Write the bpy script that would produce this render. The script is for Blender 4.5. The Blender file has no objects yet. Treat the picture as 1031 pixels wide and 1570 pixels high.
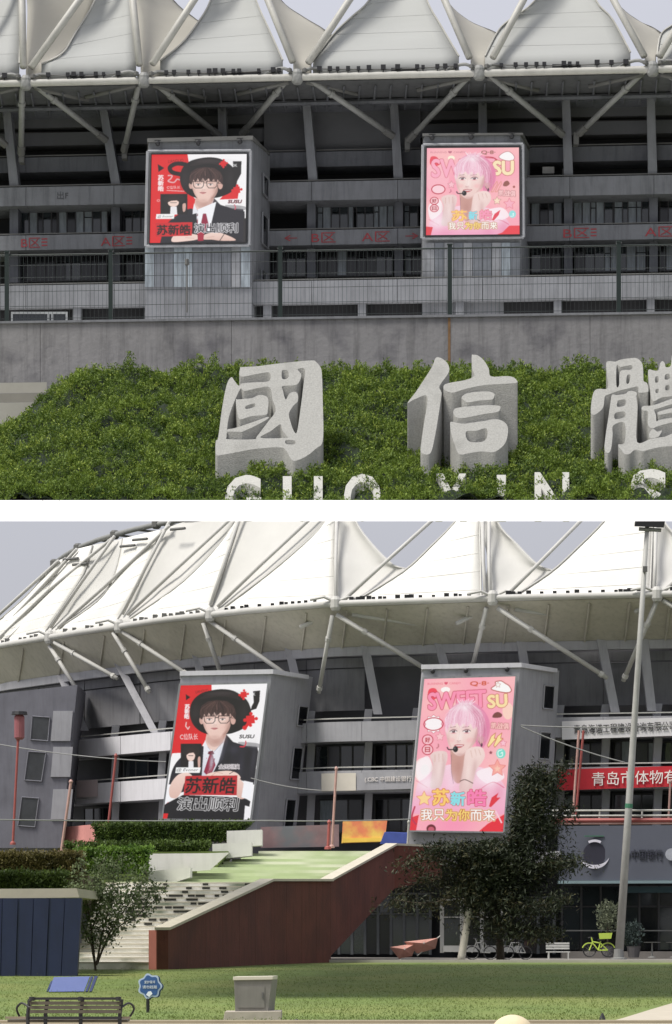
import bpy, bmesh, math, random
import numpy as np
from mathutils import Vector, noise as mnoise
random.seed(7); rng = np.random.default_rng(7)
S = bpy.context.scene
C = S.collection

# ------------------------------------------------------------------ camera, sky, sun, exposure
F, CX, HZ, EYE = 5000.0, 515.5, 1420.0, 1.6        # a long lens held level at eye height, shifted upward
cam_data = bpy.data.cameras.new('camera')
cam_data.sensor_fit = 'VERTICAL'; cam_data.sensor_height = 24.0; cam_data.sensor_width = 24.0
cam_data.lens = 24.0 * F / 1570.0
cam_data.shift_y = (HZ - 785.0) / 1570.0
cam_data.clip_start = 0.5; cam_data.clip_end = 3000.0
cam = bpy.data.objects.new('camera', cam_data); C.objects.link(cam)
cam.location = (0, 0, EYE); cam.rotation_euler = (math.radians(90), 0, 0)
S.camera = cam

SUN_EL, SUN_AZ = math.radians(58), math.radians(243)     # azimuth from +Y (into the picture) clockwise: high on the left, behind the viewer
sun_dir = Vector((math.sin(SUN_AZ) * math.cos(SUN_EL), math.cos(SUN_AZ) * math.cos(SUN_EL), math.sin(SUN_EL)))
world = bpy.data.worlds.new('World'); S.world = world; world.use_nodes = True
wn, wl = world.node_tree.nodes, world.node_tree.links
wn.clear()
w_out = wn.new('ShaderNodeOutputWorld'); w_bg = wn.new('ShaderNodeBackground')
w_sky = wn.new('ShaderNodeTexSky'); w_sky.sky_type = 'NISHITA'; w_sky.sun_disc = False
w_sky.sun_elevation = SUN_EL; w_sky.sun_rotation = SUN_AZ; w_sky.dust_density = 4.0; w_sky.air_density = 1.2
w_tc = wn.new('ShaderNodeTexCoord'); w_sep = wn.new('ShaderNodeSeparateXYZ')
wl.new(w_tc.outputs['Generated'], w_sep.inputs[0])
w_cl = wn.new('ShaderNodeMath'); w_cl.operation = 'MAXIMUM'; w_cl.inputs[1].default_value = 0.0
wl.new(w_sep.outputs['Z'], w_cl.inputs[0])
w_g = wn.new('ShaderNodeMath'); w_g.operation = 'MULTIPLY_ADD'; w_g.inputs[1].default_value = 1.25; w_g.inputs[2].default_value = 1.0
wl.new(w_cl.outputs[0], w_g.inputs[0])                   # an overcast sky grows brighter towards the zenith
w_n = wn.new('ShaderNodeTexNoise'); w_n.inputs['Scale'].default_value = 2.2; w_n.inputs['Detail'].default_value = 5.0
w_map = wn.new('ShaderNodeMapping'); w_map.inputs['Scale'].default_value = (1, 1, 2.5)
wl.new(w_tc.outputs['Generated'], w_map.inputs[0]); wl.new(w_map.outputs[0], w_n.inputs['Vector'])
w_r = wn.new('ShaderNodeMapRange'); w_r.inputs['To Min'].default_value = 0.84; w_r.inputs['To Max'].default_value = 1.14
wl.new(w_n.outputs['Fac'], w_r.inputs['Value'])
w_m = wn.new('ShaderNodeMath'); w_m.operation = 'MULTIPLY'
wl.new(w_g.outputs[0], w_m.inputs[0]); wl.new(w_r.outputs[0], w_m.inputs[1])
w_c = wn.new('ShaderNodeVectorMath'); w_c.operation = 'SCALE'; w_c.inputs[0].default_value = (5.15, 5.2, 5.75)
wl.new(w_m.outputs[0], w_c.inputs['Scale'])
w_mix = wn.new('ShaderNodeMix'); w_mix.data_type = 'RGBA'; w_mix.inputs['Factor'].default_value = 0.88
wl.new(w_sky.outputs[0], w_mix.inputs['A']); wl.new(w_c.outputs[0], w_mix.inputs['B'])
wl.new(w_mix.outputs['Result'], w_bg.inputs['Color']); w_bg.inputs['Strength'].default_value = 0.1
wl.new(w_bg.outputs[0], w_out.inputs[0])

sd = bpy.data.lights.new('sun', 'SUN'); sd.energy = 4.2; sd.angle = math.radians(17); sd.color = (1.0, 0.955, 0.88)
sun = bpy.data.objects.new('sun', sd); C.objects.link(sun)
sun.location = (40, -40, 60); sun.rotation_euler = (-sun_dir).to_track_quat('-Z', 'Y').to_euler()
S.view_settings.view_transform = 'Standard'; S.view_settings.look = 'None'
S.view_settings.exposure = 0.0; S.view_settings.gamma = 1.0; S.view_settings.use_curve_mapping = False
S.render.engine = 'CYCLES'
S.cycles.max_bounces = 6; S.cycles.diffuse_bounces = 3; S.cycles.transparent_max_bounces = 8

# ------------------------------------------------------------------ helpers
def W(px, py, Y):
    """the point of the place that lies Y metres ahead at this measured direction"""
    return Vector(((px - CX) * Y / F, Y, EYE + (HZ - py) * Y / F))

def srgb(c):
    r = []
    for v in c:
        v = v / 255.0
        r.append(v / 12.92 if v <= 0.04045 else ((v + 0.055) / 1.055) ** 2.4)
    return tuple(r)

MATS = {}
def mat(name, col, rough=0.8, var=0.12, scale=1.5, streak=0.0, bump=0.0, bscale=8.0, metal=0.0, spec=0.5,
        col2=None, c2scale=0.6, c2lo=0.5, c2hi=0.65, stretch=(1, 1, 1), trans=0.0):
    if name in MATS: return MATS[name]
    m = bpy.data.materials.new(name); m.use_nodes = True; MATS[name] = m
    nt = m.node_tree; n, l = nt.nodes, nt.links
    b = n['Principled BSDF']
    b.inputs['Roughness'].default_value = rough; b.inputs['Metallic'].default_value = metal
    b.inputs['Specular IOR Level'].default_value = spec
    geo = n.new('ShaderNodeNewGeometry')
    mp = n.new('ShaderNodeMapping'); mp.inputs['Scale'].default_value = stretch
    l.new(geo.outputs['Position'], mp.inputs[0])
    tex = n.new('ShaderNodeTexNoise'); tex.inputs['Scale'].default_value = scale; tex.inputs['Detail'].default_value = 6
    tex.inputs['Roughness'].default_value = 0.62
    l.new(mp.outputs[0], tex.inputs['Vector'])
    mr = n.new('ShaderNodeMapRange'); mr.inputs['From Min'].default_value = 0.25; mr.inputs['From Max'].default_value = 0.75
    mr.inputs['To Min'].default_value = 1 - var; mr.inputs['To Max'].default_value = 1 + var
    l.new(tex.outputs['Fac'], mr.inputs['Value'])
    base = n.new('ShaderNodeVectorMath'); base.operation = 'SCALE'; base.inputs[0].default_value = col[:3]
    l.new(mr.outputs[0], base.inputs['Scale'])
    out = base.outputs[0]
    if col2 is not None:
        t2 = n.new('ShaderNodeTexNoise'); t2.inputs['Scale'].default_value = c2scale; t2.inputs['Detail'].default_value = 5
        l.new(mp.outputs[0], t2.inputs['Vector'])
        r2 = n.new('ShaderNodeMapRange'); r2.inputs['From Min'].default_value = c2lo; r2.inputs['From Max'].default_value = c2hi
        l.new(t2.outputs['Fac'], r2.inputs['Value'])
        mx = n.new('ShaderNodeMix'); mx.data_type = 'RGBA'
        l.new(r2.outputs[0], mx.inputs['Factor']); l.new(out, mx.inputs['A']); mx.inputs['B'].default_value = (*col2[:3], 1)
        out = mx.outputs['Result']
    if streak:
        m3 = n.new('ShaderNodeMapping'); m3.inputs['Scale'].default_value = (2.6, 2.6, 0.22)
        l.new(geo.outputs['Position'], m3.inputs[0])
        t3 = n.new('ShaderNodeTexNoise'); t3.inputs['Scale'].default_value = 1.6; t3.inputs['Detail'].default_value = 7
        t3.inputs['Roughness'].default_value = 0.7
        l.new(m3.outputs[0], t3.inputs['Vector'])
        r3 = n.new('ShaderNodeMapRange'); r3.inputs['From Min'].default_value = 0.48; r3.inputs['From Max'].default_value = 0.72
        r3.inputs['To Min'].default_value = 1.0; r3.inputs['To Max'].default_value = 1.0 - streak
        l.new(t3.outputs['Fac'], r3.inputs['Value'])
        s3 = n.new('ShaderNodeVectorMath'); s3.operation = 'SCALE'
        l.new(out, s3.inputs[0]); l.new(r3.outputs[0], s3.inputs['Scale'])
        out = s3.outputs[0]
    l.new(out, b.inputs['Base Color'])
    if bump:
        tb = n.new('ShaderNodeTexNoise'); tb.inputs['Scale'].default_value = bscale; tb.inputs['Detail'].default_value = 6
        l.new(mp.outputs[0], tb.inputs['Vector'])
        bp = n.new('ShaderNodeBump'); bp.inputs['Strength'].default_value = bump; bp.inputs['Distance'].default_value = 0.05
        l.new(tb.outputs['Fac'], bp.inputs['Height']); l.new(bp.outputs[0], b.inputs['Normal'])
    if trans:
        tr = n.new('ShaderNodeBsdfTranslucent'); l.new(out, tr.inputs['Color'])
        ms = n.new('ShaderNodeMixShader'); ms.inputs[0].default_value = trans
        l.new(b.outputs[0], ms.inputs[1]); l.new(tr.outputs[0], ms.inputs[2])
        l.new(ms.outputs[0], n['Material Output'].inputs['Surface'])
    return m

class MB:
    """collects faces in world coordinates"""
    def __init__(s): s.v = []; s.f = []; s.smooth = False
    def add(s, vs, fs):
        o = len(s.v); s.v += [tuple(v) for v in vs]; s.f += [tuple(i + o for i in f) for f in fs]; return s
    def hexa(s, f4, b4):
        """front quad and back quad, both as top-left, top-right, bottom-right, bottom-left"""
        return s.add(list(f4) + list(b4), [(0, 3, 2, 1), (4, 5, 6, 7), (0, 1, 5, 4), (1, 2, 6, 5), (2, 3, 7, 6), (3, 0, 4, 7)])
    def box(s, x0, x1, y0, y1, z0, z1):
        return s.hexa([(x0, y0, z1), (x1, y0, z1), (x1, y0, z0), (x0, y0, z0)], [(x0, y1, z1), (x1, y1, z1), (x1, y1, z0), (x0, y1, z0)])
    def tube(s, pts, r, n=8, r1=None, cap=True):
        pts = [Vector(p) for p in pts]; rings = []
        m = len(pts)
        for i, p in enumerate(pts):
            d = (pts[min(i + 1, m - 1)] - pts[max(i - 1, 0)]).normalized()
            up = Vector((0, 0, 1)) if abs(d.z) < 0.95 else Vector((0, 1, 0))
            a = d.cross(up).normalized(); b = d.cross(a).normalized()
            rr = r if r1 is None else r + (r1 - r) * i / max(m - 1, 1)
            rings.append([p + a * rr * math.cos(2 * math.pi * k / n) + b * rr * math.sin(2 * math.pi * k / n) for k in range(n)])
        vs = [v for rg in rings for v in rg]; fs = []
        for i in range(m - 1):
            for k in range(n):
                fs.append((i * n + k, i * n + (k + 1) % n, (i + 1) * n + (k + 1) % n, (i + 1) * n + k))
        if cap: fs.append(tuple(range(n))[::-1]); fs.append(tuple((m - 1) * n + k for k in range(n)))
        return s.add(vs, fs)
    def lathe(s, c, prof, n=16, axis='z'):
        c = Vector(c); vs = []; fs = []
        for (r, h) in prof:
            for k in range(n):
                a = 2 * math.pi * k / n
                if axis == 'z': vs.append(c + Vector((r * math.cos(a), r * math.sin(a), h)))
                elif axis == 'y': vs.append(c + Vector((r * math.cos(a), h, r * math.sin(a))))
                else: vs.append(c + Vector((h, r * math.cos(a), r * math.sin(a))))
        for i in range(len(prof) - 1):
            for k in range(n): fs.append((i * n + k, i * n + (k + 1) % n, (i + 1) * n + (k + 1) % n, (i + 1) * n + k))
        fs.append(tuple(range(n))[::-1]); fs.append(tuple((len(prof) - 1) * n + k for k in range(n)))
        return s.add(vs, fs)
    def grid(s, rows, thick=None):
        """rows: equal-length lists of points"""
        n = len(rows[0]); vs = [v for r in rows for v in r]
        fs = [(i * n + k, i * n + k + 1, (i + 1) * n + k + 1, (i + 1) * n + k) for i in range(len(rows) - 1) for k in range(n - 1)]
        return s.add(vs, fs)
    def ngon(s, pts): return s.add(pts, [tuple(range(len(pts)))])
    def prism(s, pts, vec):
        """closed outline pushed along vec"""
        n = len(pts); vec = Vector(vec); a = [Vector(p) for p in pts]; b = [p + vec for p in a]
        fs = [tuple(range(n)), tuple(range(2 * n - 1, n - 1, -1))] + [(i, i + n, (i + 1) % n + n, (i + 1) % n) for i in range(n)]
        return s.add(a + b, fs)

def wloc(o):
    v = Vector((0, 0, 0))
    while o is not None: v += o.location; o = o.parent
    return v

def obj(name, mb, m, parent=None, kind=None, smooth=False, solid=None, label=None, bevel=None, fix=True):
    me = bpy.data.meshes.new(name)
    off = wloc(parent) if parent is not None else Vector((0, 0, 0))
    me.from_pydata([(v[0] - off.x, v[1] - off.y, v[2] - off.z) for v in mb.v], [], mb.f)
    if fix and len(mb.f) < 20000:
        bm = bmesh.new(); bm.from_mesh(me); bmesh.ops.recalc_face_normals(bm, faces=bm.faces); bm.to_mesh(me); bm.free()
    me.materials.append(m)
    if smooth: me.polygons.foreach_set('use_smooth', [True] * len(me.polygons))
    o = bpy.data.objects.new(name, me); C.objects.link(o)
    if parent is not None: o.parent = parent
    if kind: o['kind'] = kind
    if label: o['label'] = label
    if solid:
        md = o.modifiers.new('solid', 'SOLIDIFY'); md.thickness = solid; md.offset = 0
    if bevel:
        md = o.modifiers.new('bevel', 'BEVEL'); md.width = bevel; md.segments = 2; md.limit_method = 'ANGLE'
    return o

def thing(name, label, cat, loc, group=None):
    o = bpy.data.objects.new(name, None); C.objects.link(o); o.empty_display_size = 0.3
    o.location = loc; o['label'] = label; o['category'] = cat
    if group: o['group'] = group
    return o
def tag(o, label, cat, group=None):
    o['label'] = label; o['category'] = cat
    if group: o['group'] = group
    return o
_unit = {}
def piece(name, parent, p, size, m, rot=(0, 0, 0), kind=None):
    """a box piece; all boxes of one material share one mesh"""
    if m.name not in _unit:
        me = bpy.data.meshes.new('piece'); b = MB().box(-.5, .5, -.5, .5, -.5, .5)
        me.from_pydata(b.v, [], b.f); me.materials.append(m); _unit[m.name] = me
    o = bpy.data.objects.new(name, _unit[m.name]); C.objects.link(o)
    off = wloc(parent) if parent is not None else Vector((0, 0, 0))
    o.location = Vector(p) - off; o.scale = size; o.rotation_euler = rot
    if parent is not None: o.parent = parent
    if kind: o['kind'] = kind
    return o
def cr(pts, n=6, closed=False):
    """Catmull-Rom through 2D or 3D points"""
    P = [np.array(p, float) for p in pts]; m = len(P); out = []
    rng_ = range(m) if closed else range(m - 1)
    for i in rng_:
        if closed: a, b, c, d = P[(i - 1) % m], P[i], P[(i + 1) % m], P[(i + 2) % m]
        else: a, b, c, d = P[max(i - 1, 0)], P[i], P[i + 1], P[min(i + 2, m - 1)]
        for k in range(n):
            t = k / n
            out.append(0.5 * ((2 * b) + (-a + c) * t + (2 * a - 5 * b + 4 * c - d) * t * t + (-a + 3 * b - 3 * c + d) * t ** 3))
    if not closed: out.append(P[-1])
    return [tuple(p) for p in out]
def text_tris(body, offset=0.0, shear=0.0):
    cu = bpy.data.curves.new('t', 'FONT'); cu.body = body; cu.offset = offset; cu.shear = shear; cu.resolution_u = 3
    o = bpy.data.objects.new('t', cu); C.objects.link(o)
    dg = bpy.context.evaluated_depsgraph_get(); me = o.evaluated_get(dg).to_mesh()
    me.calc_loop_triangles()
    v = np.array([tuple(x.co)[:2] for x in me.vertices]).reshape(-1, 2)
    t = np.array([tuple(x.vertices) for x in me.loop_triangles]).reshape(-1, 3)
    o.evaluated_get(dg).to_mesh_clear(); bpy.data.objects.remove(o); bpy.data.curves.remove(cu)
    return v, t
def text_on(body, quad, lift=0.02, thick=0.02, name='lettering', m=None, parent=None):
    """lettering on a surface: quad = world corners TL, TR, BR, BL; built as a raised sheet"""
    v, t = text_tris(body)
    lo, hi = v.min(0), v.max(0); uv = (v - lo) / (hi - lo)
    tl, tr, br, bl = [Vector(q) for q in quad]
    nrm = (tr - tl).cross(bl - tl).normalized()
    if nrm.y > 0: nrm = -nrm
    b = MB(); pts = []
    for (u, w) in uv:
        p = bl.lerp(br, u).lerp(tl.lerp(tr, u), w) + nrm * lift
        pts.append(p)
    b.add(pts, [tuple(int(i) for i in f) for f in t])
    return obj(name, b, m, parent, solid=thick, fix=False)
# ------------------------------------------------------------------ LED screen pictures: drawn by code, then laid on a grid of LED cells
class Canvas:
    def __init__(s, quad, w, h, ss=2):
        s.q = quad; s.W = w * ss; s.H = h * ss; s.ss = ss
        s.a = np.zeros((s.H, s.W, 3)); s.T = (1, 1, 0, 0)
    def uv(s, pts):
        p = np.array(pts, float)
        p = p * np.array(s.T[:2]) + np.array(s.T[2:])
        tl, tr, br, bl = [np.array(c, float) for c in s.q]
        v = (p[:, 1] - (tl[1] + tr[1]) / 2) / ((bl[1] + br[1]) / 2 - (tl[1] + tr[1]) / 2)
        l = tl[0] + (bl[0] - tl[0]) * v; r = tr[0] + (br[0] - tr[0]) * v
        u = (p[:, 0] - l) / (r - l)
        # rows slant a little with u
        return np.stack([u * s.W, v * s.H], 1)
    def raster(s, P):
        m = np.zeros((s.H, s.W), bool)
        y0, y1 = max(int(P[:, 1].min()), 0), min(int(P[:, 1].max()) + 1, s.H)
        n = len(P); x = P[:, 0]; y = P[:, 1]; x2 = np.roll(x, -1); y2 = np.roll(y, -1)
        for r in range(y0, y1):
            c = r + 0.5; hit = ((y <= c) & (y2 > c)) | ((y2 <= c) & (y > c))
            if not hit.any(): continue
            xs = np.sort(x[hit] + (c - y[hit]) / (y2[hit] - y[hit]) * (x2[hit] - x[hit]))
            for k in range(0, len(xs) - 1, 2):
                a, b = max(int(round(xs[k])), 0), min(int(round(xs[k + 1])), s.W)
                if b > a: m[r, a:b] ^= True
        return m
    def put(s, m, col, a=1.0):
        if not m.any(): return
        c = np.array(srgb(col)); s.a[m] = s.a[m] * (1 - a) + c * a
    def grad(s, m, c0, c1, ang=90):
        c0, c1 = np.array(srgb(c0)), np.array(srgb(c1)); yy, xx = np.nonzero(m)
        if len(yy) == 0: return
        t = xx * math.cos(math.radians(ang)) + yy * math.sin(math.radians(ang))
        t = (t - t.min()) / max(np.ptp(t), 1); s.a[yy, xx] = c0 * (1 - t[:, None]) + c1 * t[:, None]
    def poly(s, pts, col, a=1.0, smooth=False, col2=None, ang=90):
        if smooth: pts = cr(pts, 6, True)
        m = s.raster(s.uv(pts))
        if col2: s.grad(m, col, col2, ang)
        else: s.put(m, col, a)
        return m
    def ell(s, cx, cy, rx, ry, col, a=1.0, col2=None, ang=90, rot=0):
        t = np.linspace(0, 2 * math.pi, 40, endpoint=False); c, d = math.cos(math.radians(rot)), math.sin(math.radians(rot))
        x, y = rx * np.cos(t), ry * np.sin(t)
        return s.poly(list(zip(cx + x * c - y * d, cy + x * d + y * c)), col, a, False, col2, ang)
    def soft(s, cx, cy, rx, ry, col, a=.5, mask=None, rot=0):
        """airbrushed spot, only inside mask when given"""
        P = s.uv([(cx, cy), (cx + rx, cy), (cx, cy + ry)]); X = abs(P[1, 0] - P[0, 0]) or 1; Y = abs(P[2, 1] - P[0, 1]) or 1
        x0, x1 = int(max(P[0, 0] - 3 * X, 0)), int(min(P[0, 0] + 3 * X, s.W)); y0, y1 = int(max(P[0, 1] - 3 * Y, 0)), int(min(P[0, 1] + 3 * Y, s.H))
        if x1 <= x0 or y1 <= y0: return
        yy, xx = np.mgrid[y0:y1, x0:x1]; w = a * np.exp(-(((xx - P[0, 0]) / X) ** 2 + ((yy - P[0, 1]) / Y) ** 2))
        if mask is not None: w = w * mask[y0:y1, x0:x1]
        s.a[y0:y1, x0:x1] = s.a[y0:y1, x0:x1] * (1 - w[..., None]) + np.array(srgb(col)) * w[..., None]
    def strands(s, n, root, spread, tip, cols, w=1.6, seed=3):
        """many fine hairs: root/tip are functions of t in 0..1"""
        r = random.Random(seed)
        for k in range(n):
            t = r.random(); (ax, ay), (bx, by), (ex, ey) = root(t), spread(t), tip(t)
            j = lambda q: r.uniform(-q, q)
            s.line([(ax + j(6), ay + j(5)), (bx + j(7), by + j(8)), (ex + j(8), ey + j(12))], w, cols[k % len(cols)], a=r.uniform(.35, .8), smooth=True)
    def line(s, pts, w, col, closed=False, a=1.0, smooth=False):
        if smooth: pts = cr(pts, 6, closed)
        m = np.zeros((s.H, s.W), bool); P = list(pts)
        if closed: P = P + [P[0]]
        for p, q in zip(P[:-1], P[1:]):
            dx, dy = q[0] - p[0], q[1] - p[1]; L = math.hypot(dx, dy) or 1; nx, ny = -dy / L * w / 2, dx / L * w / 2
            ex, ey = dx / L * w * .3, dy / L * w * .3
            m |= s.raster(s.uv([(p[0] + nx - ex, p[1] + ny - ey), (q[0] + nx + ex, q[1] + ny + ey), (q[0] - nx + ex, q[1] - ny + ey), (p[0] - nx - ex, p[1] - ny - ey)]))
        s.put(m, col, a)
    def tmask(s, body, x0, y0, x1, y1, offset=0.0, rot=0, shear=0):
        v, t = text_tris(body, offset, shear); lo, hi = v.min(0), v.max(0); u = (v - lo) / (hi - lo)
        xy = np.stack([x0 + u[:, 0] * (x1 - x0), y1 - u[:, 1] * (y1 - y0)], 1)
        if rot:
            c, d = math.cos(math.radians(rot)), math.sin(math.radians(rot)); mid = np.array([(x0 + x1) / 2, (y0 + y1) / 2]); q = xy - mid
            xy = np.stack([q[:, 0] * c - q[:, 1] * d, q[:, 0] * d + q[:, 1] * c], 1) + mid
        P = s.uv(xy); m = np.zeros((s.H, s.W), bool)
        for f in t: m |= s.raster(P[f])
        return m
    def grow(s, m, r):
        o = m.copy()
        for dy in range(-r, r + 1):
            for dx in range(-r, r + 1):
                if dx * dx + dy * dy <= r * r + 1: o |= np.roll(np.roll(m, dy, 0), dx, 1)
        return o
    def text(s, body, x0, y0, x1, y1, col, outline=None, ow=2, rot=0, fat=0, out2=None, ow2=0, shear=0):
        m = s.tmask(body, x0, y0, x1, y1, rot=rot, shear=shear)
        if fat: m = s.grow(m, fat)
        if out2: s.put(s.grow(m, ow + ow2), out2)
        if outline: s.put(s.grow(m, ow), outline)
        s.put(m, col)
    def star(s, cx, cy, r, col, line=None, lw=4, rot=-90, inner=.48, n=5):
        P = [(cx + (r if k % 2 == 0 else r * inner) * math.cos(math.radians(rot + k * 180 / n)),
              cy + (r if k % 2 == 0 else r * inner) * math.sin(math.radians(rot + k * 180 / n))) for k in range(2 * n)]
        if line: s.line(P, lw, line, True)
        if col: s.poly(P, col)
    def done(s):
        k = s.ss; a = s.a.reshape(s.H // k, k, s.W // k, k, 3).mean((1, 3))
        for ax in (0, 1):                            # a camera-soft print: neighbouring cells bleed a little
            p = np.pad(a, [(1, 1) if i == ax else (0, 0) for i in range(3)], 'edge'); n = a.shape[ax]
            t = lambda o: np.take(p, range(o, o + n), ax)
            a = .22 * t(0) + .56 * t(1) + .22 * t(2)
        g = rng.normal(size=a.shape[:2]) * .018
        return np.clip(a * (1 + g[..., None]), 0, 1)

SKIN, SKIN2, INK = (243, 214, 203), (214, 172, 160), (20, 15, 17)
def boy_hat(c, T, tall):
    c.T = T
    NAVY = (30, 28, 38)
    # shoulders and blazer
    c.poly([(350, 590), (250, 640), (170, 700), (120, 780), (90, 900), (80, 960), (210, 960), (330, 860), (370, 780), (385, 640)], NAVY, smooth=True)
    c.poly([(545, 500), (600, 560), (700, 592), (790, 600), (800, 640), (785, 760), (770, 900), (680, 870), (600, 850), (420, 860), (440, 760)], NAVY)
    c.poly([(640, 562), (800, 575), (800, 610), (700, 600)], (90, 88, 96), .6, smooth=True)
    # neck, shirt
    c.poly([(392, 480), (540, 480), (548, 540), (470, 640), (400, 610), (380, 560)], SKIN2, col2=SKIN)
    c.poly([(378, 545), (400, 600), (440, 640), (500, 590), (545, 505), (552, 530), (485, 720), (420, 850), (352, 850), (362, 700), (368, 600)], (246, 246, 250), col2=(214, 216, 228))
    c.line([(400, 600), (432, 640)], 4, (180, 180, 195)); c.line([(520, 560), (450, 640)], 4, (180, 180, 195))
    c.poly([(545, 500), (480, 740), (520, 700), (560, 560)], (48, 46, 58))
    # tie
    c.poly([(404, 636), (440, 628), (452, 655), (425, 668), (400, 655)], (110, 22, 46))
    c.poly([(412, 664), (440, 664), (462, 745), (415, 850), (368, 800)], (146, 28, 62))
    for k in range(16):
        x = 392 + (k * 37 % 62); y = 690 + (k * 53 % 130); c.ell(x, y, 4, 4, (40, 20, 60) if k % 2 else (222, 120, 140))
    # hat
    c.poly([(258, 330), (275, 240), (330, 180), (400, 152), (500, 138), (590, 150), (660, 190), (712, 240), (740, 320), (728, 400), (680, 455), (600, 490), (540, 500), (440, 505), (350, 480), (285, 420)], (16, 11, 12), smooth=True)
    c.poly([(340, 210), (420, 168), (520, 158), (610, 180), (660, 230), (600, 215), (500, 195), (400, 210)], (36, 27, 28), smooth=True)
    # ears, face
    c.ell(352, 385, 18, 32, SKIN2); c.ell(598, 388, 20, 34, SKIN2)
    c.poly([(358, 320), (362, 400), (378, 455), (410, 505), (452, 530), (498, 518), (538, 480), (566, 420), (578, 340), (560, 300), (370, 300)], SKIN, smooth=True, col2=(236, 200, 188))
    c.poly([(520, 490), (548, 450), (572, 400), (575, 440), (548, 492), (500, 525)], SKIN2, .7, smooth=True)
    c.poly([(360, 400), (378, 455), (410, 505), (400, 470), (384, 430)], (218, 180, 168), .6, smooth=True); c.poly([(372, 335), (570, 335), (566, 362), (376, 362)], (206, 164, 152), .5, smooth=True); c.poly([(400, 520), (452, 540), (510, 524), (530, 500), (530, 560), (450, 600), (398, 560)], (196, 152, 142), .45, smooth=True)
    # eyes, brows, nose, lips
    for x in (412, 515):
        c.ell(x, 380, 20, 8, (250, 245, 243)); c.ell(x, 380, 9, 8, (46, 28, 26)); c.line([(x - 22, 374), (x, 369), (x + 22, 375)], 5, (50, 32, 30)); c.line([(x - 26, 352), (x + 24, 350)], 6, (120, 84, 76), a=.6)
    c.line([(456, 385), (448, 418), (462, 424)], 4, (206, 160, 148)); c.ell(447, 425, 3, 2, (150, 90, 85)); c.ell(467, 425, 3, 2, (150, 90, 85))
    c.poly([(424, 450), (448, 444), (480, 450), (452, 463)], (196, 110, 112), smooth=True); c.line([(424, 451), (480, 451)], 3, (140, 70, 74))
    # hair with ragged fringe
    c.poly([(335, 330), (350, 270), (400, 235), (470, 225), (550, 235), (600, 270), (622, 330), (615, 385), (596, 360), (575, 335), (560, 362), (545, 330), (520, 358), (500, 325), (470, 352), (452, 322), (425, 358), (408, 325), (388, 362), (372, 335), (358, 380), (340, 372)], (58, 38, 37))
    for k in range(26):
        x = 345 + k * 10.5; c.line([(480 + (x - 480) * .35, 236), (x, 300), (x + (6 if k % 2 else -5), 345 + (k * 7 % 20))], 3, (92, 64, 60) if k % 3 == 0 else (32, 20, 20), a=.8)
    c.line([(468, 262), (472, 300)], 7, (120, 92, 86), a=.7)
    face = c.raster(c.uv(cr([(358, 320), (362, 400), (378, 455), (410, 505), (452, 530), (498, 518), (538, 480), (566, 420), (578, 340)], 4, True)))
    for a_ in ((450, 400, 22, 40, (252, 232, 224), .55), (400, 440, 26, 22, (240, 190, 180), .35), (515, 440, 28, 22, (238, 186, 176), .35), (556, 430, 22, 60, (190, 142, 130), .6), (372, 420, 14, 60, (200, 156, 144), .5), (452, 520, 40, 14, (196, 150, 140), .4), (450, 432, 22, 7, (206, 160, 150), .4), (412, 372, 26, 12, (206, 160, 150), .4), (515, 372, 26, 12, (206, 160, 150), .4)): c.soft(*a_, mask=face)
    for x in (412, 515): c.ell(x, 381, 8, 7, (36, 24, 24)); c.ell(x - 3, 378, 2.5, 2.5, (230, 226, 226))
    c.soft(300, 330, 40, 90, (52, 44, 46), .5); c.soft(680, 330, 36, 90, (46, 40, 42), .5); c.soft(500, 170, 120, 16, (64, 56, 58), .5)
    c.strands(150, lambda t: (440 + 80 * t, 238), lambda t: (345 + 265 * t, 292), lambda t: (340 + 270 * t, 340 + 18 * math.sin(t * 19)), [(40, 26, 26), (84, 58, 54), (26, 16, 18), (112, 82, 74)])
    for a_ in ((600, 620, 40, 30, (56, 54, 68), .7), (720, 680, 30, 80, (14, 13, 20), .7), (660, 760, 20, 90, (54, 52, 66), .5), (560, 700, 20, 90, (16, 14, 22), .7), (240, 700, 40, 40, (56, 54, 66), .4), (760, 700, 16, 100, (60, 58, 70), .5)): c.soft(*a_)
    for a_ in ((430, 720, 14, 60, (200, 204, 218), .6), (500, 620, 14, 50, (206, 208, 222), .5), (465, 560, 46, 26, (184, 136, 124), .55), (530, 510, 16, 30, (178, 130, 118), .5)): c.soft(*a_)
    # glasses
    for x in (370, 482):
        c.line([(x, 352), (x + 88, 352), (x + 86, 392), (x + 70, 410), (x + 18, 410), (x + 4, 392)], 6, (40, 24, 26), True)
    c.line([(456, 366), (482, 366)], 6, (40, 24, 26)); c.line([(570, 366), (600, 372)], 5, (40, 24, 26))
    c.T = (1, 1, 0, 0)

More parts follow.
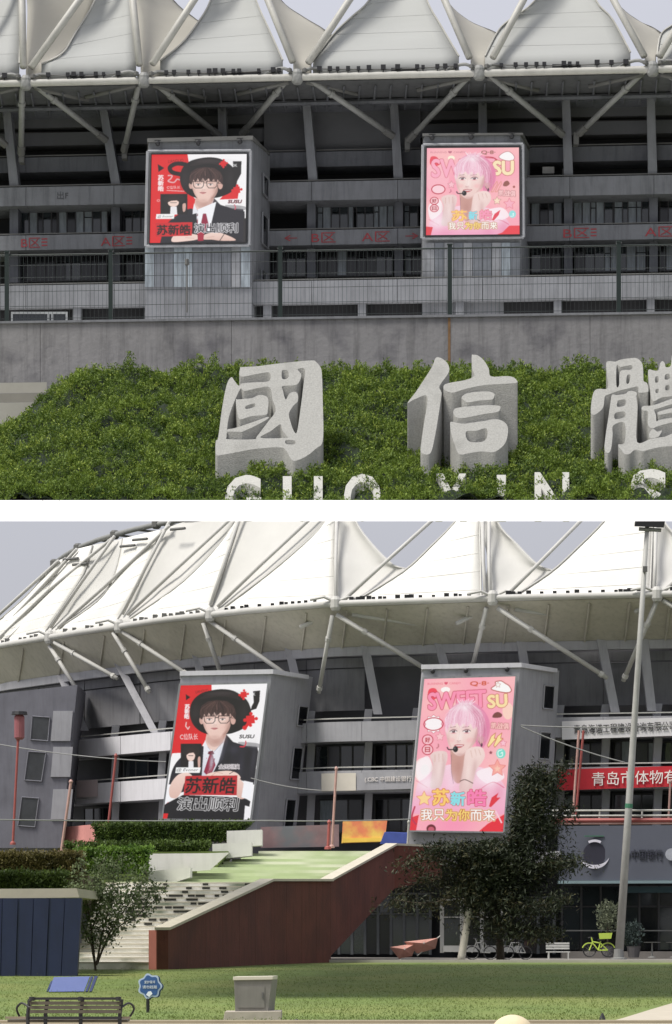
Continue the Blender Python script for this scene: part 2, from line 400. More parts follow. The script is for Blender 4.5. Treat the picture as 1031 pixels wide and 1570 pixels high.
def puzzle(c, x, y, r, col=(222, 30, 36)):
    c.poly([(x - r, y - r * .8), (x + r * .8, y - r), (x + r, y + r * .8), (x - r * .8, y + r)], col)
    for dx, dy in ((-1.2, .1), (.1, -1.3), (1.25, -.2), (0, 1.25)): c.ell(x + dx * r, y + dy * r, r * .38, r * .38, col)
def card(c, x0, y0, x1, y1):
    c.poly([(x0, y0), (x1, y0), (x1, y1), (x0, y1)], INK)
    w, h = x1 - x0, y1 - y0; X = lambda t: x0 + w * t; Y = lambda t: y0 + h * t
    c.ell(X(.5), Y(.25), w * .42, h * .22, (34, 26, 26)); c.ell(X(.48), Y(.42), w * .2, h * .2, SKIN)
    c.poly([(X(.26), Y(.42)), (X(.3), Y(.2)), (X(.5), Y(.14)), (X(.7), Y(.22)), (X(.72), Y(.42)), (X(.6), Y(.32)), (X(.4), Y(.34))], (46, 30, 30))
    c.ell(X(.49), Y(.47), w * .13, h * .14, SKIN); c.line([(X(.38), Y(.43)), (X(.6), Y(.43))], 3, INK)
    c.poly([(X(.38), Y(.62)), (X(.6), Y(.62)), (X(.62), Y(1)), (X(.36), Y(1))], (238, 236, 240))
    c.poly([(X(.82), Y(.52)), (X(.93), Y(.48)), (X(.92), Y(.8)), (X(.84), Y(.86))], SKIN2, smooth=True)
    c.line([(X(.36), Y(.42)), (X(.6), Y(.42))], 3, INK)

def poster_hat(tall):
    if tall:
        c = Canvas([(190, 112), (862, 92), (740, 1175), (42, 1178)], 236, 392)
        c.a[:] = srgb((250, 248, 249))
        c.poly([(150, 80), (430, 80), (433, 320), (385, 540), (330, 640), (120, 650), (88, 760), (60, 880), (88, 1050), (60, 1200), (-10, 1200)], (222, 32, 36))
        c.poly([(60, 1060), (200, 985), (690, 1000), (742, 1030), (735, 1075), (700, 1200), (20, 1200)], (18, 16, 22))
        c.poly([(45, 1135), (85, 1135), (70, 1200), (30, 1200)], (222, 32, 36))
        c.poly([(700, 1065), (760, 1080), (745, 1200), (690, 1200)], (246, 244, 246))
        c.poly([(95, 640), (60, 1060), (30, 1100), (60, 860)], (248, 246, 248))
        c.poly([(228, 172), (265, 198), (230, 224)], INK)
        c.text('苏', 222, 255, 258, 290, (250, 240, 240), fat=1); c.text('新', 220, 292, 256, 330, (250, 240, 240), fat=1); c.text('皓', 218, 332, 254, 372, (250, 240, 240), fat=1)
        c.line([(232, 400), (226, 430), (244, 456), (256, 436)], 8, (240, 200, 200)); c.text('C位队长', 182, 492, 322, 540, (250, 230, 230))
        c.text('LIANDUO', 305, 140, 405, 162, (80, 10, 14), rot=-8)
        c.poly([(752, 160), (808, 155), (804, 240), (780, 300), (735, 315), (742, 280), (758, 250)], INK, smooth=False)
        boy_hat(c, (1, 1, 0, 0), True)
        puzzle(c, 680, 186, 26); puzzle(c, 735, 385, 36); c.ell(690, 450, 18, 18, (222, 30, 36)); c.line([(715, 420), (690, 455)], 24, (222, 30, 36))
        c.text('SUSU', 648, 505, 768, 532, INK, fat=1, shear=.2)
        c.line([(655, 598), (685, 598), (700, 575), (698, 555)], 9, (214, 50, 70), smooth=True); c.text('OK', 730, 172, 770, 195, (245, 245, 245))
        card(c, 186, 572, 352, 800)
        c.poly([(150, 764), (345, 764), (336, 806), (143, 808)], (250, 250, 250)); c.text('@ Evoner', 152, 770, 325, 800, INK, shear=.3)
        # hands and cuffs
        c.poly([(50, 1062), (70, 960), (95, 900), (150, 940), (150, 1000), (100, 1030)], (248, 248, 252), smooth=True)
        c.poly([(100, 1000), (95, 930), (130, 860), (180, 815), (250, 808), (280, 850), (220, 880), (190, 960), (150, 1010)], SKIN, smooth=True, col2=(226, 188, 176))
        c.poly([(410, 810), (560, 790), (640, 815), (640, 860), (400, 850)], SKIN, smooth=True)
        c.poly([(600, 810), (650, 850), (690, 900), (700, 1000), (640, 1000), (600, 880)], SKIN, smooth=True, col2=(222, 184, 172))
        c.poly([(690, 868), (762, 884), (740, 1020), (670, 1000)], (248, 248, 252))
        c.line([(430, 830), (470, 800), (520, 812)], 5, SKIN2)
        c.text('全国巡演', 486, 738, 650, 776, INK, (244, 236, 240), 2)
        c.line([(575, 780), (605, 795), (572, 815)], 5, INK)
        c.poly([(222, 832), (636, 826), (632, 984), (208, 986)], (190, 34, 42))
        c.text('苏新皓', 222, 845, 622, 970, INK, fat=2, shear=.12)
        c.text('演出顺利', 158, 1002, 652, 1108, INK, (246, 244, 246), 2, fat=1, shear=.12)
    else:
        c = Canvas([(65, 185), (815, 180), (805, 880), (50, 888)], 270, 252)
        c.a[:] = srgb((250, 248, 249))
        c.poly([(40, 160), (345, 160), (360, 260), (300, 330), (300, 420), (430, 560), (420, 640), (230, 700), (235, 760), (200, 920), (30, 920)], (224, 32, 36))
        c.poly([(112, 258), (165, 290), (118, 322)], INK)
        c.line([(330, 262), (260, 256), (210, 285), (230, 325), (320, 345)], 34, (26, 14, 16), smooth=True)
        c.text('LIANDUO', 195, 222, 315, 246, (120, 12, 16), rot=-5)
        for i, ch in enumerate('苏新皓'): c.text(ch, 116, 345 + i * 44, 158, 385 + i * 44, (250, 236, 236), fat=1)
        c.text('C位队长', 185, 432, 290, 456, (250, 220, 220)); c.line([(195, 350), (225, 352), (215, 375), (195, 395), (240, 405), (265, 380), (285, 385)], 9, (230, 180, 184), smooth=True)
        c.line([(185, 468), (320, 476)], 5, (240, 190, 190)); c.ell(118, 548, 14, 10, (236, 150, 150)); c.ell(118, 548, 7, 5, (224, 32, 36))
        c.poly([(706, 240), (775, 240), (772, 340), (740, 400), (700, 415), (712, 360)], INK)
        c.T = (1, 1, 0, 0); c.poly([(640, 500), (700, 440), (760, 440), (745, 540), (600, 545)], (226, 36, 40))
        boy_hat(c, (.94, .90, 45, 82), False)
        puzzle(c, 632, 258, 22); puzzle(c, 738, 470, 28); c.text('OK', 696, 262, 740, 284, (240, 240, 240))
        c.text('SUSU', 668, 548, 778, 574, (60, 20, 26), (244, 190, 196), 1, fat=1, shear=.2)
        c.line([(680, 634), (712, 634), (728, 610), (718, 586)], 8, (214, 90, 110), smooth=True)
        card(c, 133, 496, 348, 660)
        c.poly([(103, 656), (245, 656), (240, 694), (98, 694)], (250, 250, 250)); c.text('@ Evoner', 112, 664, 236, 688, INK, shear=.3)
        # black jacket base, hands
        c.poly([(235, 700), (420, 650), (430, 900), (190, 900)], (28, 26, 34)); c.poly([(560, 700), (800, 640), (806, 900), (380, 900)], (26, 24, 32))
        c.poly([(430, 620), (580, 560), (520, 800), (430, 800)], (246, 246, 250)); c.poly([(470, 655), (495, 655), (520, 760), (480, 810), (448, 760)], (146, 28, 62))
        c.poly([(575, 560), (640, 610), (800, 640), (805, 890), (640, 800), (520, 800)], (30, 28, 38))
        c.poly([(228, 876), (240, 830), (330, 812), (430, 826), (428, 858), (340, 872)], SKIN, smooth=True)
        c.poly([(470, 858), (485, 822), (560, 806), (640, 820), (730, 868), (620, 872), (540, 862)], SKIN, smooth=True, col2=(226, 190, 178))
        c.poly([(424, 800), (480, 800), (474, 870), (430, 872)], (170, 34, 60)); c.line([(604, 870), (636, 822)], 6, INK)
        c.line([(500, 845), (560, 838)], 4, SKIN2); c.line([(330, 845), (400, 850)], 4, SKIN2)
        c.poly([(97, 726), (386, 722), (382, 830), (97, 834)], (206, 34, 40))
        c.text('苏新皓', 108, 742, 370, 820, INK, fat=2)
        c.text('演出顺利', 402, 732, 745, 808, (40, 38, 44), (244, 242, 246), 2, fat=1)
        c.poly([(790, 700), (815, 690), (812, 900), (786, 880)], (36, 32, 34))
    return c.done()

def boy_pink(c, T):
    c.T = T
    HA, HB = (252, 218, 232), (232, 138, 174)
    # clothes
    c.poly([(120, 1000), (150, 880), (260, 800), (380, 760), (520, 770), (640, 800), (740, 880), (790, 1000), (740, 1120), (110, 1120)], (250, 214, 228), smooth=True, col2=(244, 168, 198))
    c.poly([(560, 820), (700, 780), (760, 860), (640, 900)], (255, 246, 250), .8, smooth=True)
    c.poly([(130, 760), (210, 700), (240, 800), (150, 880)], (255, 244, 248), .85, smooth=True)
    c.line([(590, 940), (680, 890), (760, 930)], 6, (226, 90, 130), smooth=True); c.line([(130, 880), (210, 930)], 5, (226, 120, 150), smooth=True)
    # neck
    c.poly([(382, 640), (480, 660), (500, 760), (470, 860), (430, 900), (390, 860), (378, 740)], (206, 156, 146), smooth=True)
    # back hair
    c.poly([(330, 480), (345, 400), (400, 330), (480, 300), (570, 330), (640, 410), (660, 500), (640, 590), (600, 650), (560, 630), (540, 500), (380, 480), (350, 560)], HB, smooth=True)
    c.ell(592, 580, 22, 34, SKIN2)
    # face
    c.poly([(342, 470), (346, 560), (364, 630), (400, 682), (440, 700), (490, 676), (540, 620), (572, 560), (580, 470), (470, 420)], (250, 226, 220), smooth=True, col2=(240, 206, 200))
    c.ell(378, 580, 26, 16, (246, 190, 192), .3); c.ell(520, 585, 30, 18, (246, 190, 192), .3); c.poly([(520, 640), (560, 590), (580, 500), (556, 520), (540, 580), (490, 660), (440, 700), (470, 694)], (222, 178, 172), .6, smooth=True); c.poly([(342, 520), (350, 580), (372, 640), (400, 682), (384, 640), (362, 580)], (226, 186, 180), .6, smooth=True)
    for x, w in ((395, 26), (490, 28)):
        c.line([(x - w, 492), (x + w * .6, 486)], 6, (150, 96, 100), a=.8)
        c.ell(x, 520, w * .9, 10, (250, 244, 246)); c.ell(x, 520, 13, 12, (52, 30, 38)); c.ell(x - 4, 516, 4, 4, (240, 236, 240)); c.line([(x - w, 520), (x - w * .3, 509), (x + w * .4, 508), (x + w, 520)], 6, (70, 36, 46))
        c.ell(x, 534, w * .8, 4, (226, 130, 150), .6)
    c.line([(440, 520), (430, 580)], 4, (226, 186, 178)); c.line([(420, 588), (430, 592), (448, 588)], 5, (190, 120, 120))
    c.poly([(400, 622), (430, 614), (452, 616), (474, 620), (448, 640), (420, 640)], (196, 92, 100), smooth=True); c.line([(412, 626), (462, 625)], 5, (250, 240, 240))
    # fringe
    c.poly([(338, 500), (332, 430), (370, 360), (440, 318), (520, 318), (590, 370), (620, 440), (610, 540), (585, 570), (575, 520), (560, 480), (540, 510), (520, 465), (495, 490), (470, 462), (440, 486), (420, 458), (395, 486), (375, 462), (358, 490), (350, 540)], HA, col2=(246, 190, 210), ang=60)
    for k in range(30):
        x = 340 + k * 9.2 + (k * 29 % 11) - 5; c.line([(475 + (x - 475) * .3, 325), (x, 400), (x + (7 if k % 2 else -5), 455 + (k * 11 % 26))], 3, (232, 150, 180) if k % 2 else (255, 244, 250), a=.35)
    for k in range(12):
        c.line([(440 + k * 8, 322), (420 + k * 12, 285 + (k * 13 % 18))], 4, (253, 236, 243))
    c.ell(600, 620, 6, 14, (60, 40, 50)); c.line([(575, 590), (600, 640)], 4, (90, 50, 70))
    # left fist and forearm, right fist and forearm
    c.poly([(228, 700), (250, 672), (300, 662), (345, 672), (352, 720), (338, 770), (322, 860), (300, 930), (232, 930), (240, 840), (248, 760)], (240, 212, 208), smooth=True, col2=(226, 196, 196))
    c.line([(262, 690), (262, 740)], 4, SKIN2); c.line([(290, 682), (292, 742)], 4, SKIN2); c.line([(318, 682), (320, 738)], 4, SKIN2)
    c.poly([(478, 690), (500, 650), (560, 632), (606, 645), (622, 700), (600, 750), (560, 800), (540, 880), (520, 950), (440, 950), (452, 860), (466, 780)], (246, 220, 214), smooth=True, col2=(230, 196, 194))
    c.line([(520, 660), (530, 712)], 4, SKIN2); c.line([(550, 652), (562, 700)], 4, SKIN2); c.line([(578, 652), (592, 695)], 4, SKIN2)
    face = c.raster(c.uv(cr([(342, 470), (346, 560), (364, 630), (400, 682), (440, 700), (490, 676), (540, 620), (572, 560), (580, 470), (470, 420)], 4, True)))
    for a_ in ((440, 560, 20, 44, (255, 240, 236), .6), (380, 590, 24, 18, (244, 176, 178), .4), (510, 590, 28, 20, (244, 176, 178), .4), (556, 580, 24, 60, (206, 156, 158), .6), (356, 580, 12, 60, (218, 172, 172), .5), (440, 690, 40, 12, (206, 160, 156), .5), (395, 505, 30, 12, (214, 160, 166), .5), (490, 505, 32, 12, (214, 160, 166), .5), (430, 600, 16, 6, (206, 150, 150), .5)): c.soft(*a_, mask=face)
    for a_ in ((290, 800, 18, 90, (250, 230, 226), .5), (325, 780, 12, 90, (206, 168, 170), .5), (240, 800, 10, 80, (212, 176, 178), .4), (500, 820, 18, 90, (252, 234, 228), .5), (548, 790, 16, 80, (206, 164, 164), .5), (452, 850, 10, 80, (206, 168, 166), .4), (430, 780, 30, 60, (186, 132, 124), .5), (560, 700, 30, 30, (250, 226, 220), .5)): c.soft(*a_)
    for a_ in ((200, 900, 60, 60, (255, 246, 250), .6), (640, 880, 70, 50, (255, 240, 248), .6), (600, 980, 50, 60, (232, 140, 180), .5), (260, 1000, 60, 40, (236, 150, 186), .4), (380, 900, 30, 60, (250, 220, 236), .5), (720, 960, 40, 60, (226, 120, 160), .4)): c.soft(*a_)
    c.strands(170, lambda t: (430 + 90 * t, 322), lambda t: (345 + 270 * t, 395), lambda t: (336 + 278 * t, 478 + 26 * math.sin(t * 17)), [(255, 240, 246), (226, 140, 172), (246, 196, 214), (212, 120, 156)])
    c.strands(60, lambda t: (470 + 60 * t, 330), lambda t: (560 + 60 * t, 440), lambda t: (560 + 80 * t, 600), [(214, 120, 156), (248, 200, 218), (196, 104, 140)], seed=9)
    c.soft(470, 345, 70, 26, (255, 246, 250), .6); c.soft(620, 520, 24, 70, (206, 110, 150), .4)
    c.line([(443, 884), (480, 872), (536, 898)], 6, (90, 50, 50), smooth=True)
    # microphone
    c.line([(350, 636), (362, 652), (402, 652)], 9, INK, smooth=True); c.ell(410, 650, 19, 23, INK); c.ell(404, 644, 6, 8, (90, 90, 96))
    c.line([(382, 690), (380, 800), (396, 900)], 4, (110, 70, 90), a=.6, smooth=True)
    c.T = (1, 1, 0, 0)

LINE = (200, 50, 76)
def poster_pink(tall):
    if tall:
        c = Canvas([(180, 142), (845, 122), (750, 1248), (85, 1240)], 240, 408)
    else:
        c = Canvas([(75, 185), (765, 178), (768, 832), (68, 838)], 264, 250)
    hh, ww = c.H, c.W; yy, xx = np.mgrid[0:hh, 0:ww]; u, v = xx / ww, yy / hh
    t = (0.5 + 0.5 * np.sin(u * 5 + v * 6) * np.cos(u * 3 - v * 5))[..., None]
    c.a = np.array(srgb((250, 152, 184))) * (1 - t) + np.array(srgb((253, 190, 192))) * t
    if tall:
        c.ell(180, 800, 70, 90, (255, 244, 236), .7); c.ell(190, 800, 30, 40, (170, 240, 220), .6); c.ell(790, 380, 40, 60, (255, 226, 200), .7); c.ell(350, 330, 60, 30, (255, 214, 190), .6)
        c.text('RUNNING ♥ CANDY', 204, 158, 448, 180, (226, 80, 110)); c.text('Q·8·', 515, 160, 650, 196, (214, 90, 60), fat=1)
        c.poly([(205, 270), (215, 210), (262, 205), (285, 260), (240, 290)], (240, 70, 90), smooth=True)
        c.ell(335, 215, 34, 20, (255, 250, 246))
        c.poly([(668, 215), (700, 190), (700, 168), (740, 162), (770, 180), (800, 200), (815, 235), (780, 248), (700, 232)], (255, 252, 250), smooth=True)
        c.line([(668, 215), (700, 190), (700, 168), (740, 162), (770, 180), (800, 200), (815, 235), (780, 248), (700, 232)], 7, (190, 90, 80), True, smooth=True); c.star(718, 190, 20, (250, 246, 240), (190, 90, 80), 5)
        c.text('SWEET', 212, 232, 628, 352, (252, 150, 182), LINE, 3, fat=4, rot=-2)
        c.text('SU', 645, 262, 782, 350, (253, 226, 170), (198, 84, 76), 3, fat=4, rot=-3)
        boy_pink(c, (1, 1, 0, 0))
        c.ell(250, 465, 72, 46, (250, 190, 205), rot=-8); c.star(250, 465, 68, (255, 246, 248), LINE, 6, inner=.8, n=10); c.line(list(zip(250 + 70 * np.cos(np.linspace(0, 6.28, 30)), 465 + 46 * np.sin(np.linspace(0, 6.28, 30)))), 8, LINE)
        for y, ch in ((580, '好'), (652, '日')): c.ell(208, y, 42, 40, LINE); c.ell(208, y, 35, 33, (252, 196, 206)); c.text(ch, 190, y - 18, 226, y + 18, (190, 60, 70), fat=1)
        c.star(297, 558, 32, (253, 200, 206), (214, 110, 120), 5); c.text('♪', 270, 605, 295, 645, (196, 110, 120))
        c.poly([(678, 424), (690, 395), (720, 385), (748, 405), (735, 425)], (122, 66, 60), smooth=True)
        c.text('凯战俱', 668, 464, 796, 508, (253, 200, 196), (180, 84, 84), 2, rot=4, fat=1)
        for dx in (0, 46): c.poly([(640 + dx, 625), (668 + dx, 560), (700 + dx, 535), (690 + dx, 575), (708 + dx, 575), (648 + dx, 640)], (253, 228, 160)); c.line([(640 + dx, 625), (668 + dx, 560), (700 + dx, 535), (690 + dx, 575), (708 + dx, 575), (648 + dx, 640)], 5, (206, 120, 90), True)
        c.star(755, 610, 26, (253, 196, 210), (220, 80, 110), 5); c.star(665, 677, 16, (150, 70, 80)); c.ell(738, 684, 34, 36, (126, 224, 206)); c.line([(738, 684), (748, 676), (748, 700), (722, 704), (718, 670), (745, 658)], 6, (240, 255, 250), smooth=True)
        c.star(712, 790, 62, (250, 170, 160), (226, 96, 100), 6); c.star(712, 794, 26, (253, 200, 180)); c.star(186, 1012, 56, (253, 216, 150), (226, 96, 100), 6)
        c.poly([(85, 1250), (90, 1150), (150, 1130), (130, 1250)], (226, 50, 62)); c.poly([(560, 1260), (640, 1190), (760, 1120), (760, 1260)], (232, 44, 60)); c.ell(238, 1230, 34, 32, (110, 30, 40)); c.ell(238, 1236, 22, 20, (200, 90, 110))
        c.line([(120, 1070), (100, 1150), (130, 1200)], 12, (190, 50, 80), smooth=True); c.line([(700, 1100), (740, 1180)], 10, (250, 210, 220))
        for (ch, x0, y0, x1, y1, col) in (('苏', 248, 942, 362, 1058, (253, 206, 110)), ('新', 378, 962, 478, 1058, (140, 224, 232)), ('皓', 500, 945, 632, 1062, (250, 130, 180))):
            c.text(ch, x0, y0, x1, y1, col, LINE, 3, fat=3, out2=(255, 236, 226), ow2=1)
        c.poly([(650, 1065), (670, 1000), (720, 965), (706, 1000), (735, 1000), (665, 1070)], (226, 50, 66))
        for (ch, x0, x1, col) in (('我', 165, 245, (255, 250, 244)), ('只', 255, 330, (255, 250, 244)), ('为', 342, 420, (253, 220, 120)), ('你', 430, 510, (253, 220, 120)), ('而', 520, 598, (255, 250, 244)), ('来', 608, 692, (255, 250, 244))):
            c.text(ch, x0, 1088, x1, 1168, col, (186, 84, 60), 3, fat=1, out2=(253, 214, 160), ow2=2)
    else:
        c.ell(150, 400, 90, 120, (253, 196, 206), .5)
        c.text('RUNNING ♥ CANDY', 102, 205, 366, 224, (196, 110, 130)); c.text('Q·8·', 482, 204, 588, 234, (170, 110, 100), fat=1)
        c.poly([(98, 300), (105, 248), (150, 250), (176, 300), (130, 320)], (236, 80, 96), smooth=True); c.ell(258, 258, 26, 18, (255, 246, 220))
        c.poly([(615, 255), (640, 225), (690, 212), (730, 250), (715, 280), (660, 278)], (255, 250, 250), smooth=True); c.line([(615, 255), (640, 225), (690, 212), (730, 250), (715, 280), (660, 278)], 5, (200, 130, 130), True, smooth=True)
        c.text('SWEET', 112, 268, 580, 400, (252, 176, 198), LINE, 2, fat=4)
        c.line([(398, 232), (450, 250), (560, 255), (600, 275)], 9, LINE, smooth=True)
        c.text('SU', 574, 285, 722, 385, (253, 232, 190), (190, 80, 80), 3, fat=5)
        boy_pink(c, (.95, .85, 340 - 395 * .95, 412 - 520 * .85))
        c.ell(160, 492, 54, 38, LINE); c.ell(160, 492, 46, 30, (253, 212, 220)); c.star(258, 458, 28, (253, 196, 206), (200, 110, 120), 5); c.text('♪', 240, 490, 262, 520, (200, 100, 130))
        for y, ch in ((578, '好'), (634, '日')): c.ell(130, y, 34, 30, LINE); c.ell(130, y, 27, 24, (253, 206, 212)); c.text(ch, 114, y - 14, 146, y + 14, (180, 80, 90), fat=1)
        c.poly([(645, 468), (655, 440), (680, 432), (695, 455), (670, 474)], (150, 90, 80), smooth=True); c.ell(727, 478, 9, 9, (170, 90, 80))
        c.text('凯战俱', 612, 505, 738, 548, (253, 206, 206), (180, 96, 100), 2, rot=4, fat=1)
        for dx in (0, 30): c.line([(555 + dx, 515), (575 + dx, 470), (600 + dx, 435), (604 + dx, 455), (570 + dx, 515)], 5, (226, 150, 130), True)
        c.star(600, 582, 30, (253, 226, 200), (170, 100, 90), 5); c.star(692, 606, 42, (250, 180, 196), (226, 96, 120), 6); c.ell(715, 684, 26, 28, (150, 226, 226)); c.line([(715, 684), (724, 678), (722, 698), (700, 700)], 5, (240, 255, 252))
        c.poly([(60, 850), (68, 770), (120, 775), (100, 850)], (226, 60, 72)); c.poly([(560, 850), (640, 820), (690, 770), (780, 770), (780, 850)], (236, 64, 76))
        for (ch, x0, y0, x1, y1, col) in (('苏', 262, 652, 372, 728, (253, 210, 120)), ('新', 388, 660, 452, 722, (140, 224, 236)), ('皓', 472, 650, 560, 724, (250, 160, 190))):
            c.text(ch, x0, y0, x1, y1, col, (216, 96, 96), 2, fat=2, out2=(255, 236, 220), ow2=1)
        c.poly([(560, 728), (580, 680), (625, 650), (612, 690), (575, 732)], (230, 70, 90))
        for i, (ch, col) in enumerate((('我', (255, 250, 240)), ('只', (255, 250, 240)), ('为', (253, 226, 130)), ('你', (253, 226, 130)), ('而', (255, 250, 240)), ('来', (255, 250, 240)))):
            c.text(ch, 236 + i * 62, 742, 290 + i * 62, 794, col, (180, 90, 70), 2, fat=1, out2=(253, 220, 160), ow2=1)
    return c.done()

def led_material(strength):
    m = bpy.data.materials.new('led_picture'); m.use_nodes = True; nt = m.node_tree; n, l = nt.nodes, nt.links
    b = n['Principled BSDF']; a = n.new('ShaderNodeAttribute'); a.attribute_name = 'picture'
    b.inputs['Base Color'].default_value = (.02, .02, .02, 1); b.inputs['Roughness'].default_value = .5
    l.new(a.outputs['Color'], b.inputs['Emission Color']); b.inputs['Emission Strength'].default_value = strength
    return m
def led_panel(name, quad, img, m, parent, bulge=0.0):
    """lit face of the screen: a fine grid of cells carrying the picture; quad TL, TR, BR, BL"""
    H_, W_, _ = img.shape; off = wloc(parent)
    tl, tr, br, bl = [np.array(Vector(q) - off) for q in quad]
    u = np.linspace(0, 1, W_ + 1)[None, :, None]; v = np.linspace(0, 1, H_ + 1)[:, None, None]
    P = (tl * (1 - u) + tr * u) * (1 - v) + (bl * (1 - u) + br * u) * v
    idx = np.arange((W_ + 1) * (H_ + 1)).reshape(H_ + 1, W_ + 1)
    q = np.stack([idx[:-1, :-1], idx[1:, :-1], idx[1:, 1:], idx[:-1, 1:]], -1).reshape(-1, 4)
    me = bpy.data.meshes.new(name); me.vertices.add(P.size // 3); me.vertices.foreach_set('co', P.reshape(-1))
    me.loops.add(q.size); me.loops.foreach_set('vertex_index', q.reshape(-1).astype(np.int32))
    me.polygons.add(len(q)); me.polygons.foreach_set('loop_start', np.arange(0, q.size, 4, dtype=np.int32)); me.polygons.foreach_set('loop_total', np.full(len(q), 4, dtype=np.int32))
    me.update(); at = me.color_attributes.new('picture', 'FLOAT_COLOR', 'CORNER')
    col = np.repeat(np.concatenate([img.reshape(-1, 3), np.ones((H_ * W_, 1))], 1), 4, 0)
    at.data.foreach_set('color', col.reshape(-1).astype(np.float32))
    me.materials.append(m); o = bpy.data.objects.new(name, me); C.objects.link(o); o.parent = parent
    return o
# ------------------------------------------------------------------ materials
CONC = mat('concrete_grey', srgb((116, 118, 122)), .9, .14, 1.2, streak=.35, bump=.2)
CONC_D = mat('concrete_dark', srgb((90, 92, 97)), .9, .16, 1.0, streak=.35, bump=.2)
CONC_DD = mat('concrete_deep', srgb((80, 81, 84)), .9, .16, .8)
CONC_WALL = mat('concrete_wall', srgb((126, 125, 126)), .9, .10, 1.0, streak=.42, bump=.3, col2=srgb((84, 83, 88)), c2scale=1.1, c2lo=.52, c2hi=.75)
DARK = mat('interior_shade', srgb((50, 50, 52)), .95, .25, .5)  # dark tone stands in for the little-lit depth behind the openings
STEEL_G = mat('painted_steel_grey', srgb((128, 129, 127)), .6, .10, 2.5, streak=.2)
STEEL_W = mat('painted_steel_white', srgb((170, 169, 163)), .55, .08, 2.0, streak=.15)
STEEL_D = mat('painted_steel_dark', srgb((92, 92, 90)), .7, .15, 2)
MEMB = mat('membrane_grey_white', srgb((178, 180, 178)), .75, .05, .5, trans=.25, stretch=(.4, .4, 2.5))
MEMB_C = mat('membrane_cream', srgb((196, 193, 183)), .75, .06, .5, trans=.35, stretch=(.6, .6, 1.5))
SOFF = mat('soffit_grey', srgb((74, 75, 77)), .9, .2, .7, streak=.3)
GLASS = mat('window_glass', (.02, .026, .03), .08, .2, 1, spec=.8)
GLASS_P = mat('window_glass_curtain_and_sky', srgb((128, 136, 142)), .3, .4, 3.0, stretch=(3, 3, .5))  # pale tone for curtains, and for sky reflections painted into the panes
GLASS_D = mat('window_glass_dark', (.008, .009, .011), .15, .3, 1)
FRAME_D = mat('window_frame_dark', srgb((48, 48, 52)), .5, .1)
FLOOD = mat('floodlight_black', (.012, .012, .014), .5, .1)
FGREEN = mat('fence_post_green', srgb((14, 32, 28)), .5, .15, 3)
WIRE = mat('fence_wire_dark', srgb((34, 44, 42)), .5, .1)
WHITEP = mat('white_painted_concrete', (.86, .86, .86), .7, .015, .8)
RED_T = mat('faded_red_lettering', srgb((150, 58, 64)), .7, .25, 5)
GRANITE = mat('granite_grey_speckled', srgb((150, 150, 146)), .85, .22, 26, bump=.35, bscale=40, col2=srgb((128, 128, 124)), c2scale=1.2, c2lo=.55, c2hi=.8)
RUST = mat('rust_brown', srgb((120, 92, 62)), .9, .3, 5)

# ------------------------------------------------------------------ raised deck, added to stack the two views; carries the hedge bank, the long wall and the near stadium
b = MB()
prof = [(69.7, 10.257), (70.35, 10.788), (70.5, 10.788), (70.62, 10.66), (80.6, 13.0), (85.4, 13.4), (85.6, 15.4), (112, 20.6), (131, 21.2), (131, 20.3), (112, 19.6), (86, 13.0), (80, 12.2)]  # sloped white front stands in for a blank border, tilted to catch sun
hw = lambda Y: 9.6 + (Y - 70) * .095
n = len(prof)
b.add([(-hw(y), y, z) for y, z in prof] + [(hw(y), y, z) for y, z in prof],
      [tuple(range(n)), tuple(range(2 * n - 1, n - 1, -1))] + [(i, i + n, (i + 1) % n + n, (i + 1) % n) for i in range(n)])
obj('added_deck_slab', b, WHITEP, kind='structure')
for sx in (-1, 1):
    for Y in (112.5, 127):
        b = MB().tube([(sx * (13.2 if Y < 120 else 14.4), Y, 0), (sx * (13.2 if Y < 120 else 14.4), Y, 19.9)], .55, 14); obj('deck_column', b, WHITEP, kind='structure')

# ------------------------------------------------------------------ near stadium (upper)
AX, AY = (1031 - CX) * 115 / F, 115.0
BX, BY = (6 - CX) * 117 / F, 117.0
_l = math.hypot(AX - BX, AY - BY); UX, UY = (AX - BX) / _l, (AY - BY) / _l; NX, NY = -UY, UX
def pU(px, q, d=0.0, exact=False):
    """point on the facade plane pushed back d metres; q = height as measured at the right end"""
    k = (px - CX) / F
    Y = (d + AX * NX + AY * NY) / (k * NX + NY)
    z = EYE + (HZ - q) * (Y if exact else 115 + d) / F
    return Vector((k * Y, Y, z))
stad = thing('stadium', 'dark concrete stadium with grey tented roof behind the wire fence and green bank', 'stadium', (0, 116, 20.4))
def fbox(px0, px1, q0, q1, d0, d1, mb=None):
    a, c = pU(px0, q0, d0), pU(px1, q1, d0); dv = Vector((NX, NY, 0)) * (d1 - d0)
    f = [Vector((a.x, a.y, a.z)), Vector((c.x, c.y, a.z)), Vector((c.x, c.y, c.z)), Vector((a.x, a.y, c.z))]
    return (mb or MB()).hexa(f, [p + dv for p in f])
def fpart(name, px0, px1, q0, q1, d0, d1, m, parent=stad, **k): return obj(name, fbox(px0, px1, q0, q1, d0, d1), m, parent, **k)

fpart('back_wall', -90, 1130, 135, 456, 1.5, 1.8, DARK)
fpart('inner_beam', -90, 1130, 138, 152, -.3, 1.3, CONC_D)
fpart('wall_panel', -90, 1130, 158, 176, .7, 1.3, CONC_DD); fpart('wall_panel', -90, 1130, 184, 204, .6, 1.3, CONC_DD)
fpart('wall_panel', 405, 645, 152, 222, .5, .95, CONC_DD)
